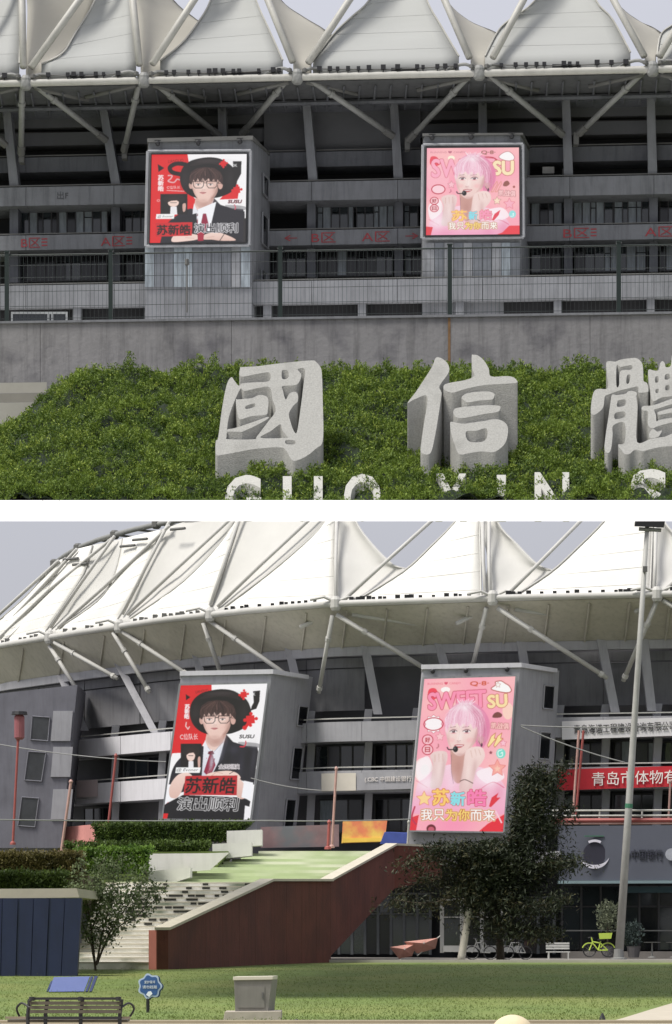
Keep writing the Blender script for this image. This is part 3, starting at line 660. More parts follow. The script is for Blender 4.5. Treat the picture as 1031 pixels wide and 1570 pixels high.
# parapet bands cut into cast panels with open joints
def band(q0, q1, d0, d1, m, joints, name='parapet_panel', lab=None):
    xs = joints
    for x0, x1 in zip(xs[:-1], xs[1:]):
        o = fpart(name, x0 + .35, x1 - .35, q0, q1, d0, d1, m)
JN = [-90, 40, 175, 340, 478, 610, 740, 874, 1003, 1130]
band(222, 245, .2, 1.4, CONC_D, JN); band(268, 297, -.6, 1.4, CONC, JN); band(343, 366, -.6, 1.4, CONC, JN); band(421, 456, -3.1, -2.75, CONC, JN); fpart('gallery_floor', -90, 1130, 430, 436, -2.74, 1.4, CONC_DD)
for q, d in ((266, -.55), (341, -.55), (419, -3.05), (219.5, .25)): fpart('handrail', -90, 1130, q - 1.1, q + .6, d, d + .06, STEEL_D)
for q, d in ((266, -.55), (219.5, .25)):
    pass
# piers
for x in (22, 178, 478, 612, 872, 1003):
    for q0, q1 in ((297, 343), (366, 416)): fpart('pier', x - 7, x + 6, q0, q1, -.15, .7, CONC_D)
for px0, px1 in ((158, 178), (340, 344), (470, 480), (604, 611), (740, 741), (868, 872), (998, 1001), (10, 22), (-70, -60)):
    b = MB(); a0, a1 = pU(px0, 146, -.45), pU(px1, 268, -.45); dv = Vector((NX, NY, 0)) * .55; w = Vector((UX, UY, 0)) * .14
    b.hexa([a0 - w, a0 + w, a1 + w * 1.15, a1 - w * 1.15], [p + dv for p in (a0 - w, a0 + w, a1 + w * 1.15, a1 - w * 1.15)])
    obj('column', b, CONC, stad)
for x in (118, 265, 410, 555, 705, 855, 998): fpart('pier', x - 6, x + 6, 456.3, 490, -3.0, -2.62, CONC)
fpart('recess_shade_sheet', -90, 1130, 440, 520, -2.6, -2.5, mat('recess_shade_black', (.012, .012, .014), .9, .3))  # near-black sheet stands in for the shade inside the openings
# windows: frame with panes
def window_row(x0, x1, q0, q1, d, w, pale, dark):
    fr = MB(); fbox(x0, x1, q0, q0 + 1.6, d, d + .1, fr); fbox(x0, x1, q1 - 1.6, q1, d, d + .1, fr)
    x = x0; xs = [x0]
    while x < x1 - w * .6: x += w * random.choice((1, 1, 1, .62)); xs.append(min(x, x1))
    for x in xs: fbox(x - .8, x + .8, q0 + 1.6, q1 - 1.6, d - .02, d + .1, fr)
    f = obj('window', fr, FRAME_D, stad)
    for a, c in zip(xs[:-1], xs[1:]):
        r = random.random(); m = GLASS_P if r < pale else GLASS_D if r < pale + dark else GLASS
        hs = ((q0 + 1.6, q1 - 1.6),) if random.random() < .55 else ((q0 + 1.6, q0 + (q1 - q0) * .38), (q0 + (q1 - q0) * .42, q1 - 1.6))
        for h0, h1 in hs:
            p0, p1 = pU(a + .9, h0, d + .04), pU(c - .9, h1, d + .04)
            piece('pane', f, (p0 + p1) / 2, ((p1 - p0).xy.length, .03, p0.z - p1.z), m, (0, random.uniform(-.003, .003), math.atan2(UY, UX) + random.uniform(-.02, .02)))
for (x0, x1, pl, dk) in ((32, 88, .5, .1), (90, 165, .6, .1), (190, 226, .3, .2), (487, 545, .6, .1), (547, 604, .5, .2), (620, 646, .7, .1), (815, 864, .6, .1), (880, 940, .65, .1), (942, 995, .6, .1), (1012, 1090, .5, .2)):
    window_row(x0, x1, 300, 342, .55, 13, pl, dk)
for (x0, x1, pl, dk) in ((10, 166, .02, .85), (190, 222, .0, .9), (415, 470, .05, .8), (487, 602, .12, .6), (622, 646, .5, .3), (815, 862, .35, .4), (882, 995, .3, .45), (1012, 1090, .4, .3)):
    window_row(x0, x1, 368, 415, .55, 15, pl, dk)
# small things seen in the openings
fpart('duct', 832, 850, 252, 262, .3, .8, STEEL_W); fpart('duct', 862, 867, 255, 266, .3, .7, STEEL_D)
# direction lettering on the second parapet
for body, x0, x1, m in (('B区', 33, 62, RED_T), ('A区', 155, 192, RED_T), ('←', 436, 456, RED_T), ('B区', 478, 515, RED_T), ('A区', 555, 598, RED_T), ('→', 622, 642, RED_T), ('B区', 864, 904, RED_T), ('A区', 989, 1033, RED_T)):
    e = 3 if body in '←→' else 0
    text_on(body, [pU(x0, 347 + e, -.6), pU(x1, 347 + e, -.6), pU(x1, 362.5 - e, -.6), pU(x0, 362.5 - e, -.6)], .015, .01, 'lettering', m, stad)
for x0 in (64, 194, 906): 
    for k in range(3): fpart('lettering', x0, x0 + 9, 348 + k * 5, 350 + k * 5, -.61, -.6, RED_T)
text_on('出F', [pU(88, 276, -.6), pU(105, 276, -.6), pU(105, 288, -.6), pU(88, 288, -.6)], .015, .01, 'lettering', CONC_DD, stad)

# pylons: the two projecting tower boxes that carry the screens
def pylon(fq, bx, side_windows, Yf, name='tower_box', m=CONC, parent=stad, Yb=3.0):
    (tlx, tly), (trx, try_), (brx, bry), (blx, bly) = fq
    f = [W(tlx, tly, Yf), W(trx, try_, Yf), W(brx, bry, Yf), W(blx, bly, Yf)]
    bk = [f[0] + Vector((.0, Yb, 0)), None, None, f[3] + Vector((0, Yb, 0))]
    r = (Yf + Yb)
    bk[1] = Vector(((bx[0] - CX) * r / F, r, f[1].z)); bk[2] = Vector(((bx[1] - CX) * r / F, r, f[2].z))
    o = obj(name, MB().hexa(f, bk), m, parent)
    def side(u, v, e=0):   # point on the right face: u depth fraction, v height fraction
        t = f[1].lerp(bk[1], u); bt = f[2].lerp(bk[2], u); p = t.lerp(bt, v)
        nr = (bk[1] - f[1]).cross(f[2] - f[1]).normalized(); nr = nr if nr.x > 0 else -nr
        return p + nr * e
    for (u0, u1, v0, v1) in side_windows:
        fr = MB(); ins = []
        a = [side(u0, v0, .01), side(u1, v0, .01), side(u1, v1, .01), side(u0, v1, .01)]; c = [p + (side(0, 0, .08) - side(0, 0, 0)) for p in a]
        for (p, q, p2, q2) in ((a[0], a[1], c[0], c[1]), (a[1], a[2], c[1], c[2]), (a[2], a[3], c[2], c[3]), (a[3], a[0], c[3], c[0])):
            fr.tube([p.lerp(p2, .5), q.lerp(q2, .5)], .045, 4)
        w = obj('window', fr, m, o)
        obj('pane', MB().hexa([side(u0, v0, .035), side(u1, v0, .035), side(u1, v1, .035), side(u0, v1, .035)], [side(u0, v0, .01), side(u1, v0, .01), side(u1, v1, .01), side(u0, v1, .01)]), GLASS_D, o)
    return o
PA = [(228, 214), (386, 209), (386, 492), (222, 492)]; PB = [(650, 206), (798, 204), (800, 482), (648, 482)]
pylon(PA, (414, 414), ((.55, .85, .14, .25), (.5, .82, .36, .53), (.45, .7, .68, .8)), 112.9, m=CONC)
pylon(PB, (813, 813), (), 112.9, m=CONC)
for (x0, x1, y0, y1, cnt) in ((222, 384, 378, 440, 11), (652, 798, 372, 430, 10)):
    xs = np.linspace(x0, x1, cnt + 1)
    for a, c in zip(xs[:-1], xs[1:]):
        o = obj('cladding_panel', MB().hexa([W(a + .5, y0, 112.84), W(c - .5, y0, 112.84), W(c - .5, y1, 112.84), W(a + .5, y1, 112.84)], [W(a + .5, y0, 112.9), W(c - .5, y0, 112.9), W(c - .5, y1, 112.9), W(a + .5, y1, 112.9)]),
                random.choice((mat('cladding_pale', srgb((126, 128, 132)), .5, .25, 2, streak=.3), mat('cladding_grey', srgb((100, 104, 110)), .5, .25, 2, streak=.3), GLASS_P)), stad)
for (x0, x1, y) in ((226, 388, 212), (648, 802, 204.5)):
    obj('coping', MB().hexa([W(x0, y, 112.8), W(x1, y - 4 if x0 < 400 else y - 1, 112.8), W(x1, y + 2, 112.8), W(x0, y + 6 if x0 < 400 else y + 4, 112.8)],
                            [W(x0, y, 115.8), W(x1 + (26 if x0 < 400 else 12), y + 22, 115.8), W(x1 + (26 if x0 < 400 else 12), y + 26, 115.8), W(x0, y + 26, 115.8)]), STEEL_D, stad)
for (x, y) in ((242, 219), (304, 218), (368, 216), (663, 210), (723, 209), (785, 208)):
    b = MB().lathe(W(x, y, 112.6), [(.05, 0), (.09, .04), (.09, .14), (.04, .2)], 8, 'y'); b.tube([W(x - 5, y - 4, 112.82), W(x + 5, y - 4, 112.82)], .03, 6); obj('bracket_lamp', b, FLOOD, stad)

# roof: eave tube, soffit, node hubs, braces, membrane, struts, floodlights
DE = -3.2
NODES = [-165, 40, 221, 456, 735, 1001, 1262]
eave_z = EYE + (HZ - 105.5) * (115 + DE) / F
def eave(px, dz=0, dd=0):
    p = pU(px, 105, DE + dd); return Vector((p.x, p.y, eave_z + dz))
obj('eave_tube', MB().tube([eave(x) for x in range(-100, 1141, 31)], .125, 12), STEEL_W, stad, smooth=True)
rows = []
for t, dz in ((0, -.1), (.25, -.22), (.6, -.25), (1.0, -.2)):
    rows.append([eave(x, dz, .15 + 3.1 * t) for x in range(-100, 1141, 31)])
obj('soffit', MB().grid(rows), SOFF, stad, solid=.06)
for x in range(-96, 1140, 24):
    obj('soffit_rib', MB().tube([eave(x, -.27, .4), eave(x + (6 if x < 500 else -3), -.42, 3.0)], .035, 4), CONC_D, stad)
obj('gutter_beam', MB().tube([eave(x, -.42, 1.9) for x in range(-100, 1141, 62)], .09, 6), CONC_D, stad)
for nd in NODES[1:-1]:
    c = eave(nd)
    b = MB().lathe(c + Vector((0, -.02, 0)), [(.14, -.24), (.2, -.16), (.2, .14), (.12, .26)], 12); b.lathe(c + Vector((0, -.1, -.05)), [(.08, -.12), (.15, -.1), (.15, .0)], 10, 'y')
    obj('node_hub', b, STEEL_G, stad, smooth=False)
    for s in (-1, 1):
        obj('node_arm', MB().tube(cr([c + Vector((s * .1, 0, .12)), c + Vector((s * .45, .0, .3)), c + Vector((s * .8, .1, .27)), c + Vector((s * 1.15, .2, .1))], 4), .06, 7), STEEL_G, stad, smooth=True)
        obj('soffit_strut', MB().tube([c + Vector((s * .3, .2, -.12)), c + Vector((s * 2.1, 1.1, -.3))], .085, 8), STEEL_D, stad, smooth=True)
        obj('bolt_cover', MB().lathe(c + Vector((s * .26, -.1, .2)), [(.04, -.06), (.09, -.04), (.09, .06), (.03, .1)], 8), STEEL_D, stad)
def strut(x0, y0, x1, y1, d0, d1, r, m=STEEL_G, collar=True, name='brace'):
    a, c = pU(x0, y0, d0, True), pU(x1, y1, d1, True)
    o = obj(name, MB().tube([a, a.lerp(c, .5), c], r, 10), m, stad, smooth=True)
    if collar:
        q = a.lerp(c, .32); dv = (c - a).normalized() * .07; obj('collar', MB().tube([q - dv, q + dv], r * 1.35, 10), m, o)
        q = a.lerp(c, .93); obj('collar', MB().tube([q - dv * 1.6, c + dv * .6], r * 1.3, 8), STEEL_D, o)
for (x0, y0, x1, y1) in ((34, 122, 33, 235), (45, 124, 162, 214), (216, 116, 191, 230), (227, 118, 336, 208), (449, 112, 372, 205), (463, 113, 602, 208), (728, 107, 628, 214), (742, 108, 862, 206), (993, 104, 889, 204), (1008, 104, 1110, 170), (-100, 126, 8, 222)):
    strut(x0, y0, x1, y1, DE, -.75, .105)
for (x, y) in ((33, 236), (191, 230), (625, 216), (884, 208)): fp = pU(x, y, -.75, True); obj('brace_bracket', MB().box(fp.x - .09, fp.x + .09, fp.y, fp.y + .4, fp.z - .3, fp.z + .12), STEEL_D, stad)
UPS = [((36, 97), (34, 0), (33, -150)), ((48, 97), (122, 0), (236, -150)), ((214, 93), (204, 0), (190, -150)), ((234, 92), (298, 0), (396, -150)), ((449, 88), (411, 0), (350, -150)), ((473, 90), (536, 0), (640, -150)),
       ((720, 82), (682, 0), (620, -150)), ((756, 82), (803, 0), (880, -150)), ((988, 80), (941, 0), (868, -150)), ((1012, 80), (1056, 10), (1130, -120)), ((-60, 100), (-10, 0), (60, -150))]
for u in UPS:
    pts = [pU(u[0][0], u[0][1] + 6, DE, True), pU(u[1][0], u[1][1], DE + 1.2, True), pU(u[2][0], u[2][1], DE + 3.2, True)]
    obj('mast_strut', MB().tube(pts, .125, 10), STEEL_W, stad, smooth=True)
def loft(A, B, n=18, m=8, sag=0.0, dA=None):
    """surface between two curves of (px,py,d)"""
    A = cr(A, 6); B = cr(B, 6)
    def res(c):
        c = np.array(c); L = np.concatenate([[0], np.cumsum(np.linalg.norm(np.diff(c[:, :2], axis=0), axis=1))]); t = np.linspace(0, L[-1], n)
        return np.stack([np.interp(t, L, c[:, k]) for k in range(3)], 1)
    A, B = res(A), res(B); rows = []
    for i in range(n):
        rows.append([pU(*(A[i] + (B[i] - A[i]) * k / m + np.array([0, 0, sag * math.sin(math.pi * k / m) * math.sin(math.pi * min(i / n * 1.2, 1))])), True) for k in range(m + 1)])
    a, c = A[0][0], B[0][0]
    rows.insert(0, [eave(a + (c - a) * k / m, .13, .12) for k in range(m + 1)])
    return MB().grid(rows)
SH = [  # left edge, right edge of each front sheet, from the eave upward (px, py)
 ([(-140, 100), (-110, 60), (-85, 0), (-70, -60), (-60, -150)], [(30, 97), (31, 50), (30, 0), (20, -70), (0, -150)]),
 ([(64, 98), (96, 81), (116, 50), (146, 0), (162, -60), (172, -150)], [(209, 94), (204, 45), (199, 0), (194, -60), (186, -150)]),
 ([(246, 93), (277, 68), (303, 35), (323, 0), (336, -60), (344, -150)], [(434, 92), (413, 45), (393, 0), (376, -60), (362, -150)]),
 ([(480, 93), (505, 60), (520, 43), (541, 24), (566, 0), (600, -60), (616, -150)], [(704, 86), (677, 40), (655, 0), (640, -60), (630, -150)]),
 ([(744, 86), (764, 47), (783, 29), (818, 3), (850, -50), (870, -150)], [(967, 80), (940, 30), (914, 0), (895, -60), (882, -150)]),
 ([(1008, 84), (1014, 52), (1034, 36), (1070, 5), (1105, -60), (1120, -150)], [(1230, 78), (1200, 20), (1180, -30), (1165, -80), (1150, -150)])]
for i, (L, R) in enumerate(SH):
    dz = lambda y: DE + .25 + max(0, (98 - y)) / 250 * 4.0
    o = obj('membrane_sheet', loft([(x, y, dz(y)) for x, y in L], [(x, y, dz(y)) for x, y in R], sag=.5), MEMB, stad, smooth=True, solid=.03)
    me_ = o.data; row = 9                          # welded seams across the sheet, a little proud
    for k in range(2, 17, 2):
        pts = [me_.vertices[k * row + j].co + Vector((0, -.02, 0)) + o.parent.location for j in range(row)]
        obj('seam', MB().tube(pts, .008, 4), MEMB, stad)
    # edge cable
    obj('edge_cable', MB().tube([pU(x, y, dz(y) - .05, True) for x, y in cr(L, 4)], .03, 5), STEEL_W, stad)
    obj('edge_cable', MB().tube([pU(x, y, dz(y) - .05, True) for x, y in cr(R, 4)], .03, 5), STEEL_W, stad)
SK = {1: [(178, -150), (196, -60), (212, -20), (235, -6)], 2: None}
FAC = [  # cream side sheet: near edge (up the strut), far edge with the scalloped skyline
 ([(40, 98), (42, 40), (42, 0), (30, -70), (10, -150)], [(72, 99), (120, 62), (150, 0), (160, -60), (170, -150)]),
 ([(216, 95), (210, 50), (205, 0), (198, -60), (190, -150)], [(250, 95), (318, 46), (300, 30), (265, 0), (228, -60), (196, -150)]),
 ([(450, 93), (434, 45), (412, 0), (390, -60), (366, -150)], [(478, 95), (510, 62), (497, 46), (464, 26), (430, 0), (394, -60), (372, -150)]),
 ([(722, 87), (700, 40), (682, 0), (655, -60), (632, -150)], [(745, 88), (770, 60), (757, 49), (718, 32), (684, 0), (660, -60), (640, -150)]),
 ([(989, 84), (965, 35), (941, 0), (915, -60), (886, -150)], [(1006, 86), (1020, 60), (1003, 44), (978, 32), (946, 4), (918, -60), (890, -150)])]
for L, R in FAC:
    m_ = len(R)
    dz = lambda y: DE + .5 + max(0, (98 - y)) / 250 * 4.0
    obj('membrane_side_sheet', loft([(x, y, dz(y)) for x, y in L], [(x, y, dz(y) + (.2 if j == 0 else 1.7)) for j, (x, y) in enumerate(R)], sag=.15), MEMB_C, stad, smooth=True, solid=.03)
    obj('edge_cable', MB().tube([pU(x, y, dz(y) + (.2 if j < 5 else 1.7), True) for j, (x, y) in enumerate(cr(R, 5))], .035, 5), STEEL_D, stad)
# little floodlights and birds' spikes along the gutter
for a, c in zip(NODES[:-1], NODES[1:]):
    x = a + 34
    while x < c - 26:
        if -10 < x < 1045:
            p = eave(x, .2, -.12); s = random.uniform(.8, 1.25)
            b = MB().box(p.x - .07 * s, p.x + .07 * s, p.y, p.y + .12, p.z - .02, p.z + .12 * s); b.tube([p + Vector((0, .06, -.12)), p + Vector((0, .06, 0))], .02, 5)
            obj('floodlight', b, FLOOD, stad)
        x += random.choice((9, 12, 16, 22, 30))
for x0, x1 in ((345, 400), (600, 640), (735 + 112, 735 + 156), (108, 150)): obj('cable_tray', MB().box(eave(x0).x, eave(x1).x, eave(x0).y - .02, eave(x0).y + .05, eave_z + .13, eave_z + .25), FLOOD, stad)
for a, c in zip(NODES[1:-1], NODES[2:]): obj('gutter_cable', MB().tube(cr([eave(a + 20, .28), eave((a + c) / 2, .2), eave(c - 20, .28)], 8), .022, 5), STEEL_D, stad)

# ------------------------------------------------------------------ LED screens on the near pylons
LED = led_material(0.92)
def screen(name, label, quad, Y, img, fw, m_frame, border=3):
    cx = sum(q[0] for q in quad) / 4; cy = max(q[1] for q in quad)
    t = thing(name, label, 'led screen', W(cx, cy, Y), 'large LED picture screens mounted on the stadium boxes')
    (a, b_, c, d) = quad; e = border
    fq = [(a[0] - e, a[1] - e), (b_[0] + e, b_[1] - e), (c[0] + e, c[1] + e), (d[0] - e, d[1] + e)]
    F_ = [W(x, y, Y - .06) for x, y in fq]; I_ = [W(x, y, Y - .06) for x, y in quad]
    back = [p + Vector((0, fw, 0)) for p in F_]; ib = [p + Vector((0, .05, 0)) for p in I_]
    b = MB(); b.add(F_ + I_ + back + ib, [(0, 4, 5, 1), (1, 5, 6, 2), (2, 6, 7, 3), (3, 7, 4, 0), (0, 1, 9, 8), (1, 2, 10, 9), (2, 3, 11, 10), (3, 0, 8, 11), (8, 9, 10, 11), (4, 12, 13, 5), (5, 13, 14, 6), (6, 14, 15, 7), (7, 15, 12, 4)])
    obj('frame', b, m_frame, t)
    led_panel('display', [W(x, y, Y - .045) for x, y in quad], img, LED, t)
    return t
SCR_F = mat('screen_frame_black', (.015, .015, .017), .5, .1)
FR_G = mat('screen_frame_grey', srgb((140, 142, 146)), .6, .12, 3, streak=.3)
s1 = screen('led_screen', 'nearly square lit screen of a person in black hat, above the wire fence', [(233, 237), (378.5, 236), (376.5, 371), (230, 372.5)], 112.7, poster_hat(False), .2, SCR_F, 1.6)
s2 = screen('led_screen', 'nearly square lit pink screen of a pink haired person, above the wire fence', [(655, 227), (796, 226), (797, 359), (653.5, 360.5)], 112.7, poster_pink(False), .2, SCR_F, 2.2)
for q, e in (([(233, 237), (378.5, 236), (376.5, 371), (230, 372.5)], 6), ([(655, 227), (796, 226), (797, 359), (653.5, 360.5)], 6)):
    b = MB(); P_ = [W(x + sx * e, y + sy * e * .8, 112.72) for (x, y), (sx, sy) in zip(q, ((-1, -1), (1, -1), (1, 1), (-1, 1)))]
    for i in range(4): b.tube([P_[i], P_[(i + 1) % 4]], .06, 6)
    obj('mounting_frame', b, FR_G, s1 if e and q[0][0] < 400 else s2)

# ------------------------------------------------------------------ long wall, fence
def pw(px, py, Y=83.0):       # the wall runs back a little to the left
    k = (px - CX) / F; y = Y + .0013 * (1031 - px); return Vector((k * y, y, EYE + (HZ - py) * Y / F))
wall = thing('retaining_wall', 'long stained grey concrete wall between the green bank and the wire fence', 'wall', (0, 83.6, 15.3))
for x0, x1 in ((-70, 62), (62, 355), (355, 688), (688, 905), (905, 1110)):
    a, c = pw(x0 + .3, 479.5), pw(x1 - .3, 479.5); d = Vector((0, .5, 0)); lo = Vector((0, 0, 15.15))
    f = [a, c, Vector((c.x, c.y, 13.2)), Vector((a.x, a.y, 13.2))]
    obj('wall_panel', MB().hexa(f, [p + d for p in f]), CONC_WALL, wall)
a, c = pw(-70, 478), pw(1110, 478); f = [a + Vector((0, -.05, 0)), c + Vector((0, -.05, 0)), pw(1110, 481.5) + Vector((0, -.05, 0)), pw(-70, 481.5) + Vector((0, -.05, 0))]
obj('coping', MB().hexa(f, [p + Vector((0, .6, 0)) for p in f]), CONC, wall)
a, c = pw(687.2, 482), pw(691, 560); obj('rust_drip', MB().box(a.x, c.x, a.y - .012, a.y - .002, c.z, a.z), RUST, wall)
# beige ledge at the left foot of the wall
led = MB().hexa([W(-60, 588, 82.2), W(72, 586, 82.2), W(72, 602, 82.2), W(-60, 604, 82.2)], [W(-60, 588, 83.4) , W(72, 586, 83.4), W(72, 602, 83.4), W(-60, 604, 83.4)])
BEIGE = mat('beige_stone', srgb((158, 156, 147)), .85, .08, 2)
lg = thing('stone_ledge', 'pale beige stone ledge at the left foot of the long grey wall', 'ledge', W(0, 640, 82)); obj('cap', led, BEIGE, lg)
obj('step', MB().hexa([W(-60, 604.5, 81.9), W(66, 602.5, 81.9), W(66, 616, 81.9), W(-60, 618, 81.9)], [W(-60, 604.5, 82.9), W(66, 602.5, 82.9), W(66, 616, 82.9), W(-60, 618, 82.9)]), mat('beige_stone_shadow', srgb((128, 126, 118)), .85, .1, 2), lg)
obj('base', MB().hexa([W(-60, 618.5, 81.6), W(60, 616.5, 81.6), W(60, 670, 81.6), W(-60, 670, 81.6)], [W(-60, 618.5, 82.6), W(60, 616.5, 82.6), W(60, 670, 82.6), W(-60, 670, 82.6)]), BEIGE, lg)
wf = thing('window_unit', 'small white framed window unit lying behind the left end of the wire fence', 'window frame', W(60, 500, 85))
b = MB()
for x0, x1, y0, y1 in ((17, 104, 478, 481.5), (17, 20, 481.5, 500), (73, 76, 481.5, 500), (101, 104, 481.5, 500), (79, 82, 481.5, 500)): b.hexa([W(x0, y0, 85), W(x1, y0, 85), W(x1, y1, 85), W(x0, y1, 85)], [W(x0, y0, 85.1), W(x1, y0, 85.1), W(x1, y1, 85.1), W(x0, y1, 85.1)])
obj('frame', b, mat('white_frame', srgb((176, 180, 180)), .6, .1), wf)
obj('pane', MB().hexa([W(20, 481, 85.04), W(101, 481, 85.04), W(101, 500, 85.04), W(20, 500, 85.04)], [W(20, 481, 85.06), W(101, 481, 85.06), W(101, 500, 85.06), W(20, 500, 85.06)]), GLASS, wf)

fence = thing('wire_fence', 'tall green post fence with fine dark wire mesh along the top of the grey wall', 'fence', (0, 83.3, 17.2))
PX = [-88, 11, 170, 430, 690, 949, 1120]
for x in PX:
    a, c = pw(x, 371, 83.3), pw(x, 481, 83.3)
    q = obj('post', MB().box(a.x - .055, a.x + .055, a.y - .05, a.y + .05, c.z, a.z), FGREEN, fence)
    obj('cap', MB().box(a.x - .07, a.x + .07, a.y - .065, a.y + .065, a.z, a.z + .04), FGREEN, q)
for x0, x1 in zip(PX[:-1], PX[1:]):
    b = MB(); x = x0 + 6
    while x < x1 - 2:
        a, c = pw(x, 376, 83.3), pw(x, 479, 83.3); w_ = .0038; b.box(a.x - w_, a.x + w_, a.y - w_, a.y + w_, c.z, a.z); x += 6.4
    for q in (376, 391, 410, 432, 455, 474):
        a, c = pw(x0 + 4, q, 83.31), pw(x1 - 4, q, 83.31); b.add([a + Vector((0, 0, .0045)), c + Vector((0, 0, .0045)), c - Vector((0, 0, .0045)), a - Vector((0, 0, .0045)), a + Vector((0, .012, .007)), c + Vector((0, .012, .007)), c + Vector((0, .012, -.007)), a + Vector((0, .012, -.007))], [(0, 3, 2, 1), (4, 5, 6, 7), (0, 1, 5, 4), (3, 7, 6, 2)])
    obj('mesh_panel', b, WIRE, fence, fix=False)
obj('top_rail', MB().tube([pw(x, 375, 83.3) for x in (-88, 400, 1120)], .018, 6), FGREEN, fence)
fit = MB().lathe(pw(287, 468, 82.6), [(.02, 0), (.02, 1.2), (.06, 1.22), (.05, 1.36), (.01, 1.38)], 8)
tag(obj('pipe_post', fit, STEEL_D), 'thin grey pipe post standing on the wall below the left screen', 'post')

# ------------------------------------------------------------------ hedge bank
def hedge_k(x, Y):
    px = CX + x * F / Y
    return float(np.interp(px, [-120, 6, 60, 112, 200, 1031, 1200], [.5, .717, .85, .955, .985, 1.0, 1.0]))
def hedge_z(x, Y):
    t = Y - 70.0
    e = min(t, 10.2)
    zz = 10.74 + .462 * e * hedge_k(x, max(Y, 78)) - .1
    v = Vector((x * 1.0, Y * 1.0, 3.1))
    zz += .2 * mnoise.noise(v * .8) + .24 * mnoise.noise(v * 2.1) + .1 * mnoise.noise(v * 5)
    if t > 10.2: zz -= (t - 10.2) * .9
    return zz
nx_, ny_ = 210, 110
XS = np.linspace(-9.3, 9.3, nx_); YS = np.linspace(70.4, 81.4, ny_)
HZG = np.array([[hedge_z(x, y) for x in XS] for y in YS])
hedge = thing('hedge_bank', 'long dense dark green clipped bank of juniper carrying the stone letters', 'hedge', (0, 75, 11.5))
HEDGE_SHADE = mat('hedge_inner_shade', srgb((22, 36, 14)), .95, .4, 3)  # very dark green paints the shade in gaps between leaf clumps
obj('twiggy_core', MB().grid([[(XS[i], YS[j], HZG[j, i] - .13) for i in range(nx_)] for j in range(ny_)]), HEDGE_SHADE, hedge, fix=False)
def leaves(name, pts, size, m, parent, blades=3, up=.6, wide=.35, jit=.35, kind='stuff', flat=0.0, nrm=None):
    """many small leaf blades, each its own pointed face"""
    P = np.repeat(np.asarray(pts, float), blades, 0); n = len(P)
    d = rng.normal(size=(n, 3)); d[:, 2] = d[:, 2] * (1 - flat) + up; d /= np.linalg.norm(d, axis=1)[:, None]
    s = size * rng.uniform(.55, 1.4, (n, 1)); side = np.cross(d, rng.normal(size=(n, 3))); side /= np.linalg.norm(side, axis=1)[:, None]
    P = P + rng.normal(size=(n, 3)) * size * jit
    a = P - side * s * wide * .5; b_ = P + side * s * wide * .5; c = P + d * s; mid = P + d * s * .55
    V = np.stack([P - d * s * .1, mid - side * s * wide * .5, c, mid + side * s * wide * .5], 1).reshape(-1, 3)
    off = wloc(parent) if parent is not None else Vector((0, 0, 0)); V -= np.array(off)
    me = bpy.data.meshes.new(name); me.vertices.add(len(V)); me.vertices.foreach_set('co', V.ravel().astype(np.float32))
    me.loops.add(n * 4); me.loops.foreach_set('vertex_index', np.arange(n * 4, dtype=np.int32))
    me.polygons.add(n); me.polygons.foreach_set('loop_start', np.arange(0, n * 4, 4, dtype=np.int32)); me.polygons.foreach_set('loop_total', np.full(n, 4, dtype=np.int32)); me.update()
    at = me.attributes.new('leaf', 'FLOAT', 'FACE'); at.data.foreach_set('value', rng.random(n).astype(np.float32))
    me.materials.append(m); o = bpy.data.objects.new(name, me); C.objects.link(o); o.parent = parent
    if kind: o['kind'] = kind
    return o
def leaf_mat(name, c0, c1, scale=1.2, rough=.6, tr=.25):
    if name in MATS: return MATS[name]
    m = bpy.data.materials.new(name); m.use_nodes = True; MATS[name] = m; nt = m.node_tree; n, l = nt.nodes, nt.links; b = n['Principled BSDF']
    b.inputs['Roughness'].default_value = rough; b.inputs['Specular IOR Level'].default_value = .3
    at = n.new('ShaderNodeAttribute'); at.attribute_name = 'leaf'; g = n.new('ShaderNodeNewGeometry'); t = n.new('ShaderNodeTexNoise'); t.inputs['Scale'].default_value = scale; t.inputs['Detail'].default_value = 4
    l.new(g.outputs['Position'], t.inputs['Vector'])
    ad = n.new('ShaderNodeMath'); ad.operation = 'MULTIPLY_ADD'; ad.inputs[1].default_value = .45; l.new(at.outputs['Fac'], ad.inputs[0])
    mr = n.new('ShaderNodeMapRange'); mr.inputs['From Min'].default_value = .3; mr.inputs['From Max'].default_value = .7; mr.inputs['To Min'].default_value = -.1; mr.inputs['To Max'].default_value = .65
    l.new(t.outputs['Fac'], mr.inputs['Value']); l.new(mr.outputs[0], ad.inputs[2])
    mx = n.new('ShaderNodeMix'); mx.data_type = 'RGBA'; mx.inputs['A'].default_value = (*c0, 1); mx.inputs['B'].default_value = (*c1, 1); l.new(ad.outputs[0], mx.inputs['Factor'])
    l.new(mx.outputs['Result'], b.inputs['Base Color'])
    tl = n.new('ShaderNodeBsdfTranslucent'); l.new(mx.outputs['Result'], tl.inputs['Color']); ms = n.new('ShaderNodeMixShader'); ms.inputs[0].default_value = tr
    l.new(b.outputs[0], ms.inputs[1]); l.new(tl.outputs[0], ms.inputs[2]); l.new(ms.outputs[0], n['Material Output'].inputs['Surface'])
    return m
JUN = leaf_mat('juniper_leaf', srgb((50, 74, 26)), srgb((118, 140, 52)), 1.4)
JUN_L = leaf_mat('juniper_tip', srgb((98, 122, 44)), srgb((152, 166, 70)), 1.0)
N_ = 120000
hx = rng.uniform(-8.6, 8.6, N_); hy = 70.42 + 10.6 * rng.random(N_)
fi = (hx - XS[0]) / (XS[1] - XS[0]); fj = (hy - YS[0]) / (YS[1] - YS[0]); i0 = np.clip(fi.astype(int), 0, nx_ - 2); j0 = np.clip(fj.astype(int), 0, ny_ - 2)
hz = HZG[j0, i0] + rng.uniform(-.12, .02, N_)
